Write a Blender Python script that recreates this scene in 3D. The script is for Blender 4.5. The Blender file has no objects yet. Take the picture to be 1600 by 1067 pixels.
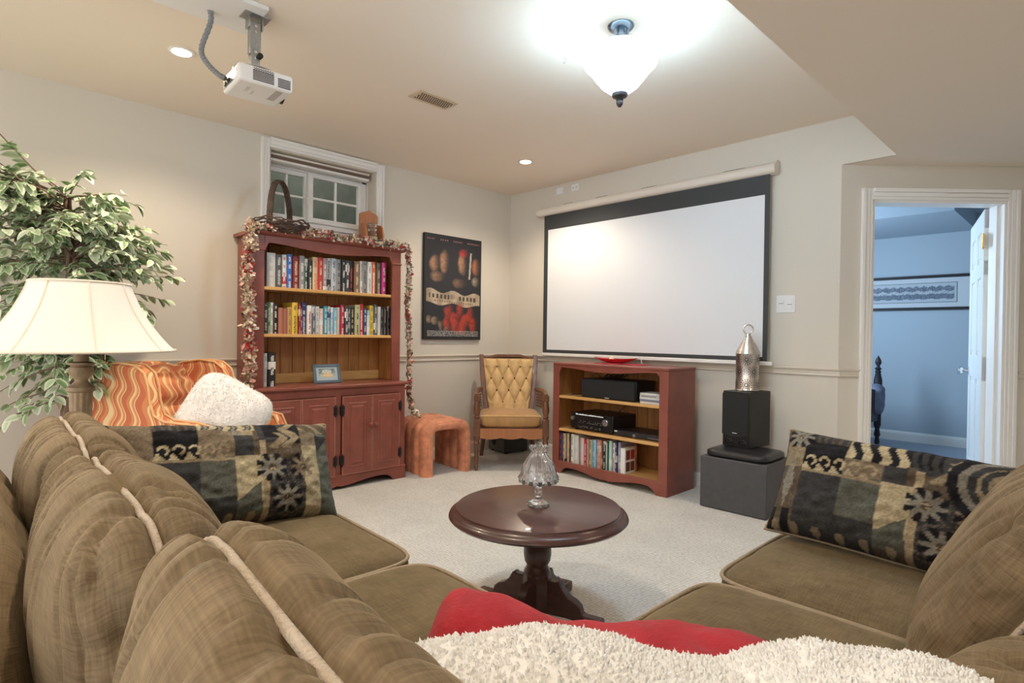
import bpy, bmesh, math, random
import numpy as np
from mathutils import Vector, Matrix, noise as mnoise
SC = bpy.context.scene
COL = SC.collection
random.seed(7)
PI = math.pi

# ------------------------------------------------------------------ camera
cam_d = bpy.data.cameras.new('camera')
cam_d.sensor_fit = 'HORIZONTAL'; cam_d.sensor_width = 36.0
cam_d.lens = 904.82 / 1600 * 36
cam_d.clip_start = 0.03; cam_d.clip_end = 60
cam = bpy.data.objects.new('camera', cam_d); COL.objects.link(cam)
yaw, pitch, roll = -.7967, -.0092, .0133
fw = Vector((math.cos(pitch)*math.sin(yaw), math.cos(pitch)*math.cos(yaw), math.sin(pitch)))
r0 = Vector((math.cos(yaw), -math.sin(yaw), 0)); u0 = r0.cross(fw)
rr = r0*math.cos(roll) + u0*math.sin(roll); uu = -r0*math.sin(roll) + u0*math.cos(roll)
M = Matrix((rr, uu, -fw)).transposed().to_4x4(); M.translation = (4.0707, -3.9378, 1.0716)
cam.matrix_world = M
SC.camera = cam

# ------------------------------------------------------------------ light, exposure
vs = SC.view_settings
vs.view_transform = 'Standard'; vs.look = 'None'; vs.gamma = 1.0; vs.use_curve_mapping = False
vs.exposure = 1.0
world = bpy.data.worlds.new('world'); SC.world = world; world.use_nodes = True
wb = world.node_tree.nodes['Background']
wb.inputs[0].default_value = (1.0, 0.975, 0.94, 1); wb.inputs[1].default_value = 1.25
P_CEIL, P_POT, P_BED = 11.0, 36.0, 32.0
C_CEIL, C_POT, C_BED = (0.34, 0.67, 1.0), (1.0, 0.84, 0.64), (0.56, 0.77, 1.0)

# ------------------------------------------------------------------ materials
def _nt(name):
    m = bpy.data.materials.new(name); m.use_nodes = True
    nt = m.node_tree; b = nt.nodes['Principled BSDF']
    return m, nt, b
def N(nt, t, **kw):
    n = nt.nodes.new(t)
    for k, v in kw.items(): setattr(n, k, v)
    return n
def setin(n, **kw):
    for k, v in kw.items():
        n.inputs[k.replace('_', ' ')].default_value = v
def c4(c): return (c[0], c[1], c[2], 1)
def ramp(nt, stops, mode='LINEAR'):
    r = N(nt, 'ShaderNodeValToRGB'); e = r.color_ramp; e.interpolation = mode
    while len(e.elements) < len(stops): e.elements.new(0.5)
    for el, (p, c) in zip(e.elements, stops): el.position = p; el.color = c4(c)
    return r
def pm(name, col, rough=.5, metal=0., var=.0, vs=8., bump=.0, bs=60., coat=0., sheen=0., trans=0., ior=1.45, emit=None, es=1., stretch=None, spec=.5, coord='Object', detail=3.):
    m, nt, b = _nt(name)
    b.inputs['Base Color'].default_value = c4(col); b.inputs['Roughness'].default_value = rough
    b.inputs['Metallic'].default_value = metal; b.inputs['Coat Weight'].default_value = coat
    b.inputs['Coat Roughness'].default_value = .12
    b.inputs['Sheen Weight'].default_value = sheen; b.inputs['Sheen Roughness'].default_value = .4
    b.inputs['Transmission Weight'].default_value = trans; b.inputs['IOR'].default_value = ior
    b.inputs['Specular IOR Level'].default_value = spec
    if emit: b.inputs['Emission Color'].default_value = c4(emit); b.inputs['Emission Strength'].default_value = es
    if var or bump:
        tc = N(nt, 'ShaderNodeTexCoord'); src = tc.outputs[coord]
        if stretch:
            mp = N(nt, 'ShaderNodeMapping'); mp.inputs['Scale'].default_value = stretch
            nt.links.new(src, mp.inputs[0]); src = mp.outputs[0]
    if var:
        nz = N(nt, 'ShaderNodeTexNoise'); setin(nz, Scale=vs, Detail=detail + 2, Roughness=.6)
        nt.links.new(src, nz.inputs['Vector'])
        r = ramp(nt, [(.25, [max(0, c*(1-var)) for c in col]), (.75, [min(1, c*(1+var)) for c in col])])
        nt.links.new(nz.outputs['Fac'], r.inputs[0]); nt.links.new(r.outputs[0], b.inputs['Base Color'])
    if bump:
        nb = N(nt, 'ShaderNodeTexNoise'); setin(nb, Scale=bs, Detail=detail)
        nt.links.new(src, nb.inputs['Vector'])
        bp = N(nt, 'ShaderNodeBump'); setin(bp, Strength=bump, Distance=.01)
        nt.links.new(nb.outputs['Fac'], bp.inputs['Height']); nt.links.new(bp.outputs[0], b.inputs['Normal'])
    return m
def wood(name, dark, light, rough=.4, scale=3., axis='Z', coat=.1, knots=True):
    m, nt, b = _nt(name); b.inputs['Roughness'].default_value = rough; b.inputs['Coat Weight'].default_value = coat
    tc = N(nt, 'ShaderNodeTexCoord'); mp = N(nt, 'ShaderNodeMapping')
    s = {'X': (.12, 1, 1), 'Y': (1, .12, 1), 'Z': (1, 1, .12)}[axis]
    mp.inputs['Scale'].default_value = [k*scale for k in s]
    oi = N(nt, 'ShaderNodeObjectInfo'); ad = N(nt, 'ShaderNodeVectorMath', operation='ADD')
    mu = N(nt, 'ShaderNodeVectorMath', operation='SCALE'); mu.inputs['Scale'].default_value = 9.
    cb = N(nt, 'ShaderNodeCombineXYZ')
    nt.links.new(oi.outputs['Random'], cb.inputs[0]); nt.links.new(oi.outputs['Random'], cb.inputs[1]); nt.links.new(cb.outputs[0], mu.inputs[0])
    nt.links.new(tc.outputs['Object'], mp.inputs[0]); nt.links.new(mp.outputs[0], ad.inputs[0]); nt.links.new(mu.outputs[0], ad.inputs[1])
    nz = N(nt, 'ShaderNodeTexNoise'); setin(nz, Scale=6., Detail=6., Roughness=.65, Distortion=.8); nt.links.new(ad.outputs[0], nz.inputs['Vector'])
    r = ramp(nt, [(.3, dark), (.5, [(a+c)/2 for a, c in zip(dark, light)]), (.72, light)])
    nt.links.new(nz.outputs['Fac'], r.inputs[0]); out = r.outputs[0]
    if knots:
        vo = N(nt, 'ShaderNodeTexVoronoi'); setin(vo, Scale=2.2); nt.links.new(ad.outputs[0], vo.inputs['Vector'])
        rk = ramp(nt, [(.03, (.35, .22, .12)), (.09, (1, 1, 1))]); nt.links.new(vo.outputs['Distance'], rk.inputs[0])
        mx = N(nt, 'ShaderNodeMix', data_type='RGBA', blend_type='MULTIPLY'); mx.inputs[0].default_value = 1
        nt.links.new(out, mx.inputs[6]); nt.links.new(rk.outputs[0], mx.inputs[7]); out = mx.outputs[2]
    nt.links.new(out, b.inputs['Base Color'])
    bp = N(nt, 'ShaderNodeBump'); setin(bp, Strength=.08, Distance=.005)
    nt.links.new(nz.outputs['Fac'], bp.inputs['Height']); nt.links.new(bp.outputs[0], b.inputs['Normal'])
    return m
def attr_mat(name, rough=.6, bump=0., bs=200., sheen=0., spec=.4, coat=0.):
    m, nt, b = _nt(name); b.inputs['Roughness'].default_value = rough; b.inputs['Sheen Weight'].default_value = sheen
    b.inputs['Specular IOR Level'].default_value = spec; b.inputs['Coat Weight'].default_value = coat
    a = N(nt, 'ShaderNodeAttribute', attribute_name='pattern'); nt.links.new(a.outputs['Color'], b.inputs['Base Color'])
    if bump:
        tc = N(nt, 'ShaderNodeTexCoord'); nb = N(nt, 'ShaderNodeTexNoise'); setin(nb, Scale=bs, Detail=2.)
        nt.links.new(tc.outputs['Object'], nb.inputs['Vector']); bp = N(nt, 'ShaderNodeBump'); setin(bp, Strength=bump, Distance=.004)
        nt.links.new(nb.outputs['Fac'], bp.inputs['Height']); nt.links.new(bp.outputs[0], b.inputs['Normal'])
    return m
def chenille(name, dark, light, ribs=55.):
    """ribbed sofa fabric: fine ribs along UV, mottled pile"""
    m, nt, b = _nt(name); b.inputs['Roughness'].default_value = .85; b.inputs['Sheen Weight'].default_value = .25
    b.inputs['Sheen Roughness'].default_value = .35; b.inputs['Specular IOR Level'].default_value = .15
    b.inputs['Sheen Tint'].default_value = (1, .85, .6, 1)
    tc = N(nt, 'ShaderNodeTexCoord')
    def weave(su, sv):
        mq = N(nt, 'ShaderNodeMapping'); mq.inputs['Scale'].default_value = (su, sv, 1); nt.links.new(tc.outputs['UV'], mq.inputs[0])
        q = N(nt, 'ShaderNodeTexNoise'); setin(q, Scale=1., Detail=1.); nt.links.new(mq.outputs[0], q.inputs['Vector']); return q
    w = weave(ribs*4.2, ribs*.28); w2 = weave(ribs*.28, ribs*4.2)
    nz = N(nt, 'ShaderNodeTexNoise'); setin(nz, Scale=9., Detail=5., Roughness=.7); nt.links.new(tc.outputs['Object'], nz.inputs['Vector'])
    mp = N(nt, 'ShaderNodeMapping'); mp.inputs['Scale'].default_value = (5, 60, 1); nt.links.new(tc.outputs['UV'], mp.inputs[0])
    ns = N(nt, 'ShaderNodeTexNoise'); setin(ns, Scale=3., Detail=3.); nt.links.new(mp.outputs[0], ns.inputs['Vector'])
    a1 = N(nt, 'ShaderNodeMath', operation='MULTIPLY_ADD'); a1.inputs[1].default_value = .55
    nt.links.new(w.outputs['Fac'], a1.inputs[0]); nt.links.new(nz.outputs['Fac'], a1.inputs[2])
    a3 = N(nt, 'ShaderNodeMath', operation='MULTIPLY_ADD'); a3.inputs[1].default_value = .50
    nt.links.new(w2.outputs['Fac'], a3.inputs[0]); nt.links.new(a1.outputs[0], a3.inputs[2])
    a2 = N(nt, 'ShaderNodeMath', operation='MULTIPLY_ADD'); a2.inputs[1].default_value = .35
    nt.links.new(ns.outputs['Fac'], a2.inputs[0]); nt.links.new(a3.outputs[0], a2.inputs[2])
    r = ramp(nt, [(.84, dark), (1.36, light)] if False else [(.0, dark), (1.0, light)])
    mr = N(nt, 'ShaderNodeMapRange'); setin(mr, From_Min=.80, From_Max=1.55); nt.links.new(a2.outputs[0], mr.inputs[0]); nt.links.new(mr.outputs[0], r.inputs[0]); nt.links.new(r.outputs[0], b.inputs['Base Color'])
    
    bp = N(nt, 'ShaderNodeBump'); setin(bp, Strength=.35, Distance=.004)
    nt.links.new(a3.outputs[0], bp.inputs['Height']); nt.links.new(bp.outputs[0], b.inputs['Normal'])
    return m
def swirl_mat(name):
    m, nt, b = _nt(name); b.inputs['Roughness'].default_value = .8; b.inputs['Sheen Weight'].default_value = .2
    b.inputs['Specular IOR Level'].default_value = .2
    tc = N(nt, 'ShaderNodeTexCoord'); sx = N(nt, 'ShaderNodeSeparateXYZ'); nt.links.new(tc.outputs['UV'], sx.inputs[0])
    # wavy offset of u by a sine of v
    s1 = N(nt, 'ShaderNodeMath', operation='MULTIPLY'); s1.inputs[1].default_value = 42.; nt.links.new(sx.outputs[1], s1.inputs[0])
    s4 = N(nt, 'ShaderNodeMath', operation='MULTIPLY_ADD'); s4.inputs[1].default_value = 9.; nt.links.new(sx.outputs[0], s4.inputs[0]); nt.links.new(s1.outputs[0], s4.inputs[2])
    s2 = N(nt, 'ShaderNodeMath', operation='SINE'); nt.links.new(s4.outputs[0], s2.inputs[0])
    s3 = N(nt, 'ShaderNodeMath', operation='MULTIPLY_ADD'); s3.inputs[1].default_value = .017; nt.links.new(s2.outputs[0], s3.inputs[0]); nt.links.new(sx.outputs[0], s3.inputs[2])
    cb = N(nt, 'ShaderNodeCombineXYZ'); nt.links.new(s3.outputs[0], cb.inputs[0])
    mv = N(nt, 'ShaderNodeMath', operation='MULTIPLY'); mv.inputs[1].default_value = .10; nt.links.new(sx.outputs[1], mv.inputs[0]); nt.links.new(mv.outputs[0], cb.inputs[1])
    nz = N(nt, 'ShaderNodeTexNoise'); setin(nz, Scale=11., Detail=0.); nt.links.new(cb.outputs[0], nz.inputs['Vector'])
    fq = N(nt, 'ShaderNodeMath', operation='MULTIPLY'); fq.inputs[1].default_value = 12.; nt.links.new(s3.outputs[0], fq.inputs[0])
    fr = N(nt, 'ShaderNodeMath', operation='MULTIPLY_ADD'); fr.inputs[1].default_value = 1.3; nt.links.new(nz.outputs['Fac'], fr.inputs[0]); nt.links.new(fq.outputs[0], fr.inputs[2])
    fc = N(nt, 'ShaderNodeMath', operation='FRACT'); nt.links.new(fr.outputs[0], fc.inputs[0])
    O, D, Y, G, T = (.68, .25, .10), (.57, .16, .07), (.84, .58, .31), (.74, .42, .18), (.45, .20, .08)
    r = ramp(nt, [(0, D), (.22, O), (.42, T), (.45, Y), (.62, G), (.70, O), (.86, Y), (.93, D)], 'CONSTANT')
    nt.links.new(fc.outputs[0], r.inputs[0]); nt.links.new(r.outputs[0], b.inputs['Base Color'])
    return m
def spine_mat(name):
    """book cover: object colour, lettering marks in a second colour along the spine"""
    m, nt, b = _nt(name); b.inputs['Roughness'].default_value = .38
    oi = N(nt, 'ShaderNodeObjectInfo'); at = N(nt, 'ShaderNodeAttribute', attribute_type='OBJECT', attribute_name='print_colour')
    tc = N(nt, 'ShaderNodeTexCoord'); sx = N(nt, 'ShaderNodeSeparateXYZ'); nt.links.new(tc.outputs['Object'], sx.inputs[0])
    mz = N(nt, 'ShaderNodeMapRange'); setin(mz, From_Min=0., From_Max=1., To_Min=0., To_Max=1.); nt.links.new(sx.outputs[2], mz.inputs[0])
    ad = N(nt, 'ShaderNodeMath', operation='MULTIPLY_ADD'); ad.inputs[1].default_value = 37.; nt.links.new(oi.outputs['Random'], ad.inputs[0]); nt.links.new(mz.outputs[0], ad.inputs[2])
    cb = N(nt, 'ShaderNodeCombineXYZ'); nt.links.new(ad.outputs[0], cb.inputs[0])
    # word breaks (coarse) and letters (fine)
    n1 = N(nt, 'ShaderNodeTexNoise'); setin(n1, Scale=5., Detail=0.); nt.links.new(cb.outputs[0], n1.inputs['Vector'])
    g1 = N(nt, 'ShaderNodeMath', operation='GREATER_THAN'); g1.inputs[1].default_value = .47; nt.links.new(n1.outputs['Fac'], g1.inputs[0])
    cb2 = N(nt, 'ShaderNodeCombineXYZ'); my = N(nt, 'ShaderNodeMath', operation='MULTIPLY'); my.inputs[1].default_value = .05; nt.links.new(sx.outputs[1], my.inputs[0])
    nt.links.new(ad.outputs[0], cb2.inputs[0]); nt.links.new(my.outputs[0], cb2.inputs[1])
    n2 = N(nt, 'ShaderNodeTexNoise'); setin(n2, Scale=80., Detail=1.); nt.links.new(cb2.outputs[0], n2.inputs['Vector'])
    g2 = N(nt, 'ShaderNodeMath', operation='GREATER_THAN'); g2.inputs[1].default_value = .47; nt.links.new(n2.outputs['Fac'], g2.inputs[0])
    ab = N(nt, 'ShaderNodeMath', operation='ABSOLUTE'); nt.links.new(sx.outputs[1], ab.inputs[0])
    g3 = N(nt, 'ShaderNodeMath', operation='LESS_THAN'); g3.inputs[1].default_value = .21; nt.links.new(ab.outputs[0], g3.inputs[0])
    g4 = N(nt, 'ShaderNodeMath', operation='LESS_THAN'); g4.inputs[1].default_value = .92; nt.links.new(sx.outputs[2], g4.inputs[0])
    p = None
    for g in (g2, g3, g4):
        q = N(nt, 'ShaderNodeMath', operation='MULTIPLY'); nt.links.new((p or g1).outputs[0], q.inputs[0]); nt.links.new(g.outputs[0], q.inputs[1]); p = q
    # a broad block of the print colour across part of the spine of some books
    n3 = N(nt, 'ShaderNodeTexNoise'); setin(n3, Scale=2.1, Detail=0.)
    cb3 = N(nt, 'ShaderNodeCombineXYZ'); nt.links.new(ad.outputs[0], cb3.inputs[1]); nt.links.new(cb3.outputs[0], n3.inputs['Vector'])
    g5 = N(nt, 'ShaderNodeMath', operation='GREATER_THAN'); g5.inputs[1].default_value = .66; nt.links.new(n3.outputs['Fac'], g5.inputs[0])
    mxm = N(nt, 'ShaderNodeMath', operation='SUBTRACT'); nt.links.new(p.outputs[0], mxm.inputs[0]); nt.links.new(g5.outputs[0], mxm.inputs[1])
    ab2 = N(nt, 'ShaderNodeMath', operation='ABSOLUTE'); nt.links.new(mxm.outputs[0], ab2.inputs[0])
    mx = N(nt, 'ShaderNodeMix', data_type='RGBA'); nt.links.new(ab2.outputs[0], mx.inputs[0]); nt.links.new(oi.outputs['Color'], mx.inputs[6]); nt.links.new(at.outputs['Color'], mx.inputs[7])
    nt.links.new(mx.outputs[2], b.inputs['Base Color'])
    return m
def objcol_mat(name, rough=.5):
    m, nt, b = _nt(name); b.inputs['Roughness'].default_value = rough
    oi = N(nt, 'ShaderNodeObjectInfo'); nt.links.new(oi.outputs['Color'], b.inputs['Base Color'])
    return m
def carpet_mat():
    m, nt, b = _nt('carpet'); b.inputs['Roughness'].default_value = .95; b.inputs['Specular IOR Level'].default_value = .1
    tc = N(nt, 'ShaderNodeTexCoord')
    vo = N(nt, 'ShaderNodeTexVoronoi'); setin(vo, Scale=62., Randomness=.35)
    mp = N(nt, 'ShaderNodeMapping'); mp.inputs['Scale'].default_value = (1, 1, 0); mp.inputs['Rotation'].default_value = (0, 0, .1)
    nt.links.new(tc.outputs['Object'], mp.inputs[0]); nt.links.new(mp.outputs[0], vo.inputs['Vector'])
    nz = N(nt, 'ShaderNodeTexNoise'); setin(nz, Scale=2.5, Detail=6., Roughness=.65); nt.links.new(mp.outputs[0], nz.inputs['Vector'])
    r = ramp(nt, [(.3, (.60, .59, .57)), (.7, (.71, .70, .675))]); nt.links.new(nz.outputs['Fac'], r.inputs[0])
    rv = ramp(nt, [(.25, (1, 1, 1)), (.75, (.68, .66, .62))]); nt.links.new(vo.outputs['Distance'], rv.inputs[0])
    mx = N(nt, 'ShaderNodeMix', data_type='RGBA', blend_type='MULTIPLY'); mx.inputs[0].default_value = .9
    nt.links.new(r.outputs[0], mx.inputs[6]); nt.links.new(rv.outputs[0], mx.inputs[7]); nt.links.new(mx.outputs[2], b.inputs['Base Color'])
    bp = N(nt, 'ShaderNodeBump', invert=True); setin(bp, Strength=.6, Distance=.006); nt.links.new(vo.outputs['Distance'], bp.inputs['Height']); nt.links.new(bp.outputs[0], b.inputs['Normal'])
    return m

MT = {}
MT['wall'] = pm('wall_paint', (.68, .63, .55), .55, bump=.03, bs=180)
MT['rail'] = pm('rail_paint', (.66, .60, .51), .4)
MT['ceil'] = pm('ceiling_paint', (.86, .755, .635), .7, bump=.04, bs=150)
MT['white'] = pm('white_trim', (.87, .85, .82), .35)
MT['carpet'] = carpet_mat()
MT['bedwall'] = pm('bedroom_wall', (.45, .52, .58), .6)
MT['bedcarpet'] = pm('bedroom_carpet', (.42, .46, .52), .95, var=.15, vs=40)
MT['red'] = pm('barn_red_paint', (.25, .072, .050), .38, var=.22, vs=7, coat=.15, bump=.03, bs=40)
MT['redwear'] = pm('worn_red_edge', (.50, .24, .17), .5, var=.3, vs=20)
MT['pine'] = wood('pine', (.28, .105, .028), (.54, .25, .075), .45, 3.0, 'Z')
MT['piney'] = wood('pine_shelf', (.55, .29, .09), (.76, .46, .18), .4, 3.0, 'Y')
MT['pinex'] = wood('pine_shelf_long', (.55, .29, .09), (.76, .46, .18), .4, 3.0, 'X')
MT['mahog'] = wood('mahogany', (.045, .016, .014), (.088, .034, .028), .32, 3.0, 'X', coat=.15, knots=False)
MT['walnut'] = wood('walnut', (.10, .035, .015), (.20, .08, .035), .32, 4.0, 'Z', coat=.3, knots=False)
MT['honey'] = wood('honey_wood', (.32, .12, .045), (.46, .19, .075), .4, 4.0, 'Z', knots=False)
MT['sofa'] = chenille('olive_chenille', (.090, .063, .034), (.262, .192, .115), 62.)
MT['seat'] = chenille('olive_seat_chenille', (.080, .058, .030), (.205, .153, .086), 70.)
MT['piping'] = pm('cream_piping', (.56, .47, .37), .8, bump=.6, bs=160, sheen=.3)
MT['seatpipe'] = pm('beige_piping', (.33, .26, .175), .8, bump=.5, bs=160)
MT['swirl'] = swirl_mat('orange_swirl')
MT['orangepipe'] = pm('peach_piping', (.72, .42, .20), .8)
MT['velvet'] = pm('orange_velvet', (.62, .25, .14), .7, var=.5, vs=11, sheen=.12, bump=.1, bs=30)
MT['gold'] = pm('gold_velvet', (.60, .40, .185), .65, var=.18, vs=18, sheen=.25)
MT['goldseat'] = pm('gold_seat_velvet', (.43, .235, .085), .6, var=.2, vs=12, sheen=.3, stretch=(1, 1, .3))
MT['button'] = pm('dark_button', (.14, .06, .02), .6)
MT['black'] = pm('black_plastic', (.012, .012, .013), .4)
MT['grille'] = pm('black_grille', (.018, .019, .020), .75, bump=.4, bs=500)
MT['greybox'] = pm('grey_vinyl', (.075, .073, .078), .5, var=.12, vs=30, bump=.08, bs=120)
MT['blackvinyl'] = pm('black_vinyl', (.022, .021, .023), .33, bump=.1, bs=90)
MT['chrome'] = pm('chrome', (.75, .76, .78), .12, 1.)
MT['canopy'] = pm('blued_chrome', (.30, .38, .47), .25, 1.)
MT['steel'] = pm('zinc_steel', (.42, .44, .44), .35, 1., var=.15, vs=60)
MT['tin'] = pm('punched_tin', (.64, .60, .57), .32, 1., var=.2, vs=40, bump=.05)
MT['brass'] = pm('brass', (.58, .42, .20), .32, 1.)
MT['iron'] = pm('black_iron', (.03, .03, .032), .45, .6)
MT['screenw'] = pm('screen_white', (.78, .81, .85), .75)
MT['screenb'] = pm('screen_black_border', (.045, .05, .054), .55)
MT['casing'] = pm('cream_plastic', (.76, .70, .62), .35)
MT['plate'] = pm('white_plastic', (.82, .83, .84), .3)
MT['projw'] = pm('projector_white', (.80, .79, .77), .3)
MT['glass'] = pm('crystal', (.95, .97, 1.0), .06, trans=.94, ior=1.5)
MT['pane'] = pm('window_glass', (.80, .86, .82), .03, trans=1., ior=1.02, spec=.6)
MT['shade'] = pm('ivory_shade', (.86, .83, .76), .75, bump=.05, bs=300)
MT['shadetrim'] = pm('ivory_trim', (.80, .73, .61), .7)
MT['lampbase'] = pm('antique_stone', (.38, .27, .16), .6, var=.35, vs=30, bump=.3, bs=40)
MT['bark'] = pm('bark', (.23, .15, .11), .85, var=.4, vs=30, bump=.6, bs=30, stretch=(1, 1, .2))
MT['twig'] = pm('dark_twig', (.085, .052, .040), .75, var=.5, vs=25)
MT['rag_cream'] = pm('cream_rag', (.66, .52, .37), .85, var=.25, vs=60)
MT['rag_white'] = pm('white_rag', (.74, .66, .58), .85, var=.2, vs=60)
MT['rag_red'] = pm('red_rag', (.48, .045, .05), .8, var=.3, vs=60)
MT['rag_pink'] = pm('pink_rag', (.62, .34, .29), .85, var=.3, vs=80)
MT['rag_green'] = pm('green_rag', (.12, .13, .085), .85, var=.3, vs=80)
MT['redplush'] = pm('red_plush', (.40, .010, .020), .8, var=.2, vs=18, sheen=.08, bump=.25, bs=120)
MT['sherpa'] = pm('white_sherpa', (.90, .90, .89), .95, var=.05, vs=30, bump=.5, bs=45)
MT['furw'] = pm('white_fur', (.88, .85, .82), .95, var=.08, vs=22)
MT['potmetal'] = pm('pot_trim', (.85, .83, .80), .4)
MT['spine'] = spine_mat('book_cover'); MT['pages'] = pm('book_pages', (.70, .62, .48), .8)
MT['objcol'] = objcol_mat('tinted_plastic', .35)
MT['cloth'] = attr_mat('tapestry', .9, .35, 260., .02, .1)
MT['print'] = attr_mat('matte_print', .35)
MT['leaf'] = attr_mat('variegated_leaf', .5)
MT['redcer'] = pm('red_ceramic', (.55, .02, .02), .2, coat=.5)
MT['redcloth'] = pm('red_cloth', (.55, .05, .09), .8, var=.2, vs=40)
MT['wax'] = pm('cream_wax', (.85, .80, .50), .5)
MT['bronze'] = pm('dark_bronze', (.09, .09, .10), .4, .7)
MT['lampglow'] = pm('lit_frosted_glass', (.9, .94, 1.), .4, emit=(.55, .79, 1.), es=25.)
MT['potglow'] = pm('lit_bulb', (1, .95, .9), .4, emit=(1., .90, .76), es=40.)
MT['concrete'] = pm('well_concrete', (.12, .125, .105), .9, var=.3, vs=6)
MT['bluebed'] = pm('blue_bedding', (.20, .22, .30), .9, var=.3, vs=18)
MT['darkpost'] = pm('dark_bed_wood', (.030, .026, .030), .4)
MT['pot'] = pm('terracotta_pot', (.30, .13, .07), .7, var=.2)
MT['vent'] = pm('almond_metal', (.62, .50, .36), .45)
MT['dark'] = pm('dark_void', (.02, .016, .012), .9)
MT['orangewood'] = wood('orange_wood', (.42, .15, .06), (.58, .25, .11), .4, 4., 'Z', knots=False)
# ------------------------------------------------------------------ helpers
class MB:
    def __init__(s): s.v = []; s.f = []; s.uv = None
    def add(s, vs, fs):
        o = len(s.v); s.v += [tuple(p) for p in vs]; s.f += [tuple(i+o for i in f) for f in fs]; return s
    def box(s, x0, x1, y0, y1, z0, z1):
        return s.add([(x0,y0,z0),(x1,y0,z0),(x1,y1,z0),(x0,y1,z0),(x0,y0,z1),(x1,y0,z1),(x1,y1,z1),(x0,y1,z1)],
                     [(3,2,1,0),(4,5,6,7),(0,1,5,4),(1,2,6,5),(2,3,7,6),(3,0,4,7)])
    def mbox(s, m, x0, x1, y0, y1, z0, z1):
        k = len(s.v); s.box(x0,x1,y0,y1,z0,z1)
        for i in range(k, len(s.v)): s.v[i] = tuple(m @ Vector(s.v[i]))
        return s
    def lathe(s, prof, c=(0,0,0), seg=24, fn=None):
        vs = []; n = len(prof)
        for i in range(seg):
            a = 2*PI*i/seg
            for j, (r, z) in enumerate(prof):
                q = r*(fn(a, j/(n-1), z) if fn else 1)
                vs.append((c[0]+q*math.cos(a), c[1]+q*math.sin(a), c[2]+z))
        fs = []
        for i in range(seg):
            k = (i+1) % seg
            for j in range(n-1): fs.append((i*n+j, k*n+j, k*n+j+1, i*n+j+1))
        o = len(s.v); s.add(vs, fs)
        if prof[0][0] > 1e-5: s.f.append(tuple(o+i*n for i in reversed(range(seg))))
        if prof[-1][0] > 1e-5: s.f.append(tuple(o+i*n+n-1 for i in range(seg)))
        return s
    def tube(s, pts, r, seg=8, closed=False, cap=True):
        pts = [Vector(p) for p in pts]; n = len(pts)
        rs = r if isinstance(r, (list, tuple)) else [r]*n
        vs = []; up = None
        for i, p in enumerate(pts):
            a = pts[(i-1) % n] if (closed or i > 0) else p; b = pts[(i+1) % n] if (closed or i < n-1) else p
            t = (b-a); t = t.normalized() if t.length > 1e-9 else Vector((0,0,1))
            if up is None: up = Vector((0,0,1)) if abs(t.z) < .9 else Vector((1,0,0))
            x = t.cross(up)
            if x.length < 1e-6: x = t.orthogonal()
            x.normalize(); y = x.cross(t).normalized(); up = y
            for k in range(seg):
                q = 2*PI*k/seg; vs.append(p + x*(rs[i]*math.cos(q)) + y*(rs[i]*math.sin(q)))
        fs = []
        for i in range(n if closed else n-1):
            j = (i+1) % n
            for k in range(seg):
                l = (k+1) % seg; fs.append((i*seg+k, i*seg+l, j*seg+l, j*seg+k))
        if cap and not closed: fs += [tuple(reversed(range(seg))), tuple((n-1)*seg+k for k in range(seg))]
        return s.add(vs, fs)
    def prism(s, poly, axis, a, b):
        """2-D polygon extruded along axis: X -> (y,z), Y -> (x,z), Z -> (x,y)"""
        def P(p, t): return {'X': (t,p[0],p[1]), 'Y': (p[0],t,p[1]), 'Z': (p[0],p[1],t)}[axis]
        n = len(poly)
        return s.add([P(p,a) for p in poly]+[P(p,b) for p in poly],
                     [tuple(range(n)), tuple(reversed(range(n, 2*n)))] + [(i, n+i, n+(i+1) % n, (i+1) % n) for i in range(n)])
    def ball(s, c, r, seg=10, sc=(1,1,1)):
        n = seg; prof = [(r*math.sin(PI*j/n), -r*math.cos(PI*j/n)) for j in range(n+1)]
        k = len(s.v); s.lathe([(max(0,p),z) for p, z in prof], (0,0,0), seg)
        for i in range(k, len(s.v)):
            p = s.v[i]; s.v[i] = (c[0]+p[0]*sc[0], c[1]+p[1]*sc[1], c[2]+p[2]*sc[2])
        return s
    def xf(s, m):
        s.v = [tuple(m @ Vector(p)) for p in s.v]; return s
    def build(s, name, mat, parent=None, bevel=0, smooth=False, off=None, seg=2, label=None, subd=0):
        vs = s.v
        if off is not None: vs = [(p[0]-off[0], p[1]-off[1], p[2]-off[2]) for p in vs]
        me = bpy.data.meshes.new(name); me.from_pydata(vs, [], s.f)
        bm = bmesh.new(); bm.from_mesh(me); bmesh.ops.remove_doubles(bm, verts=bm.verts, dist=1e-6)
        bmesh.ops.recalc_face_normals(bm, faces=bm.faces); bm.to_mesh(me); bm.free()
        return finish(name, me, mat, parent, bevel, smooth, seg, label, subd)
def finish(name, me, mat, parent=None, bevel=0, smooth=False, seg=2, label=None, subd=0):
    if mat is not None: me.materials.append(mat if not isinstance(mat, str) else MT[mat])
    o = bpy.data.objects.new(name, me); COL.objects.link(o)
    if parent: o.parent = parent
    if bevel:
        b = o.modifiers.new('bevel', 'BEVEL'); b.width = bevel; b.segments = seg; b.limit_method = 'ANGLE'; b.angle_limit = .6
    if subd:
        b = o.modifiers.new('subsurf', 'SUBSURF'); b.levels = subd; b.render_levels = subd
    if smooth or bevel or subd:
        me.polygons.foreach_set('use_smooth', [True]*len(me.polygons))
        if not subd and smooth != 'full': me.set_sharp_from_angle(angle=.7)
    if label: o['label'] = label
    return o
def tag(o, label, cat, group=None):
    o['label'] = label; o['category'] = cat
    if group: o['group'] = group
    return o
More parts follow.
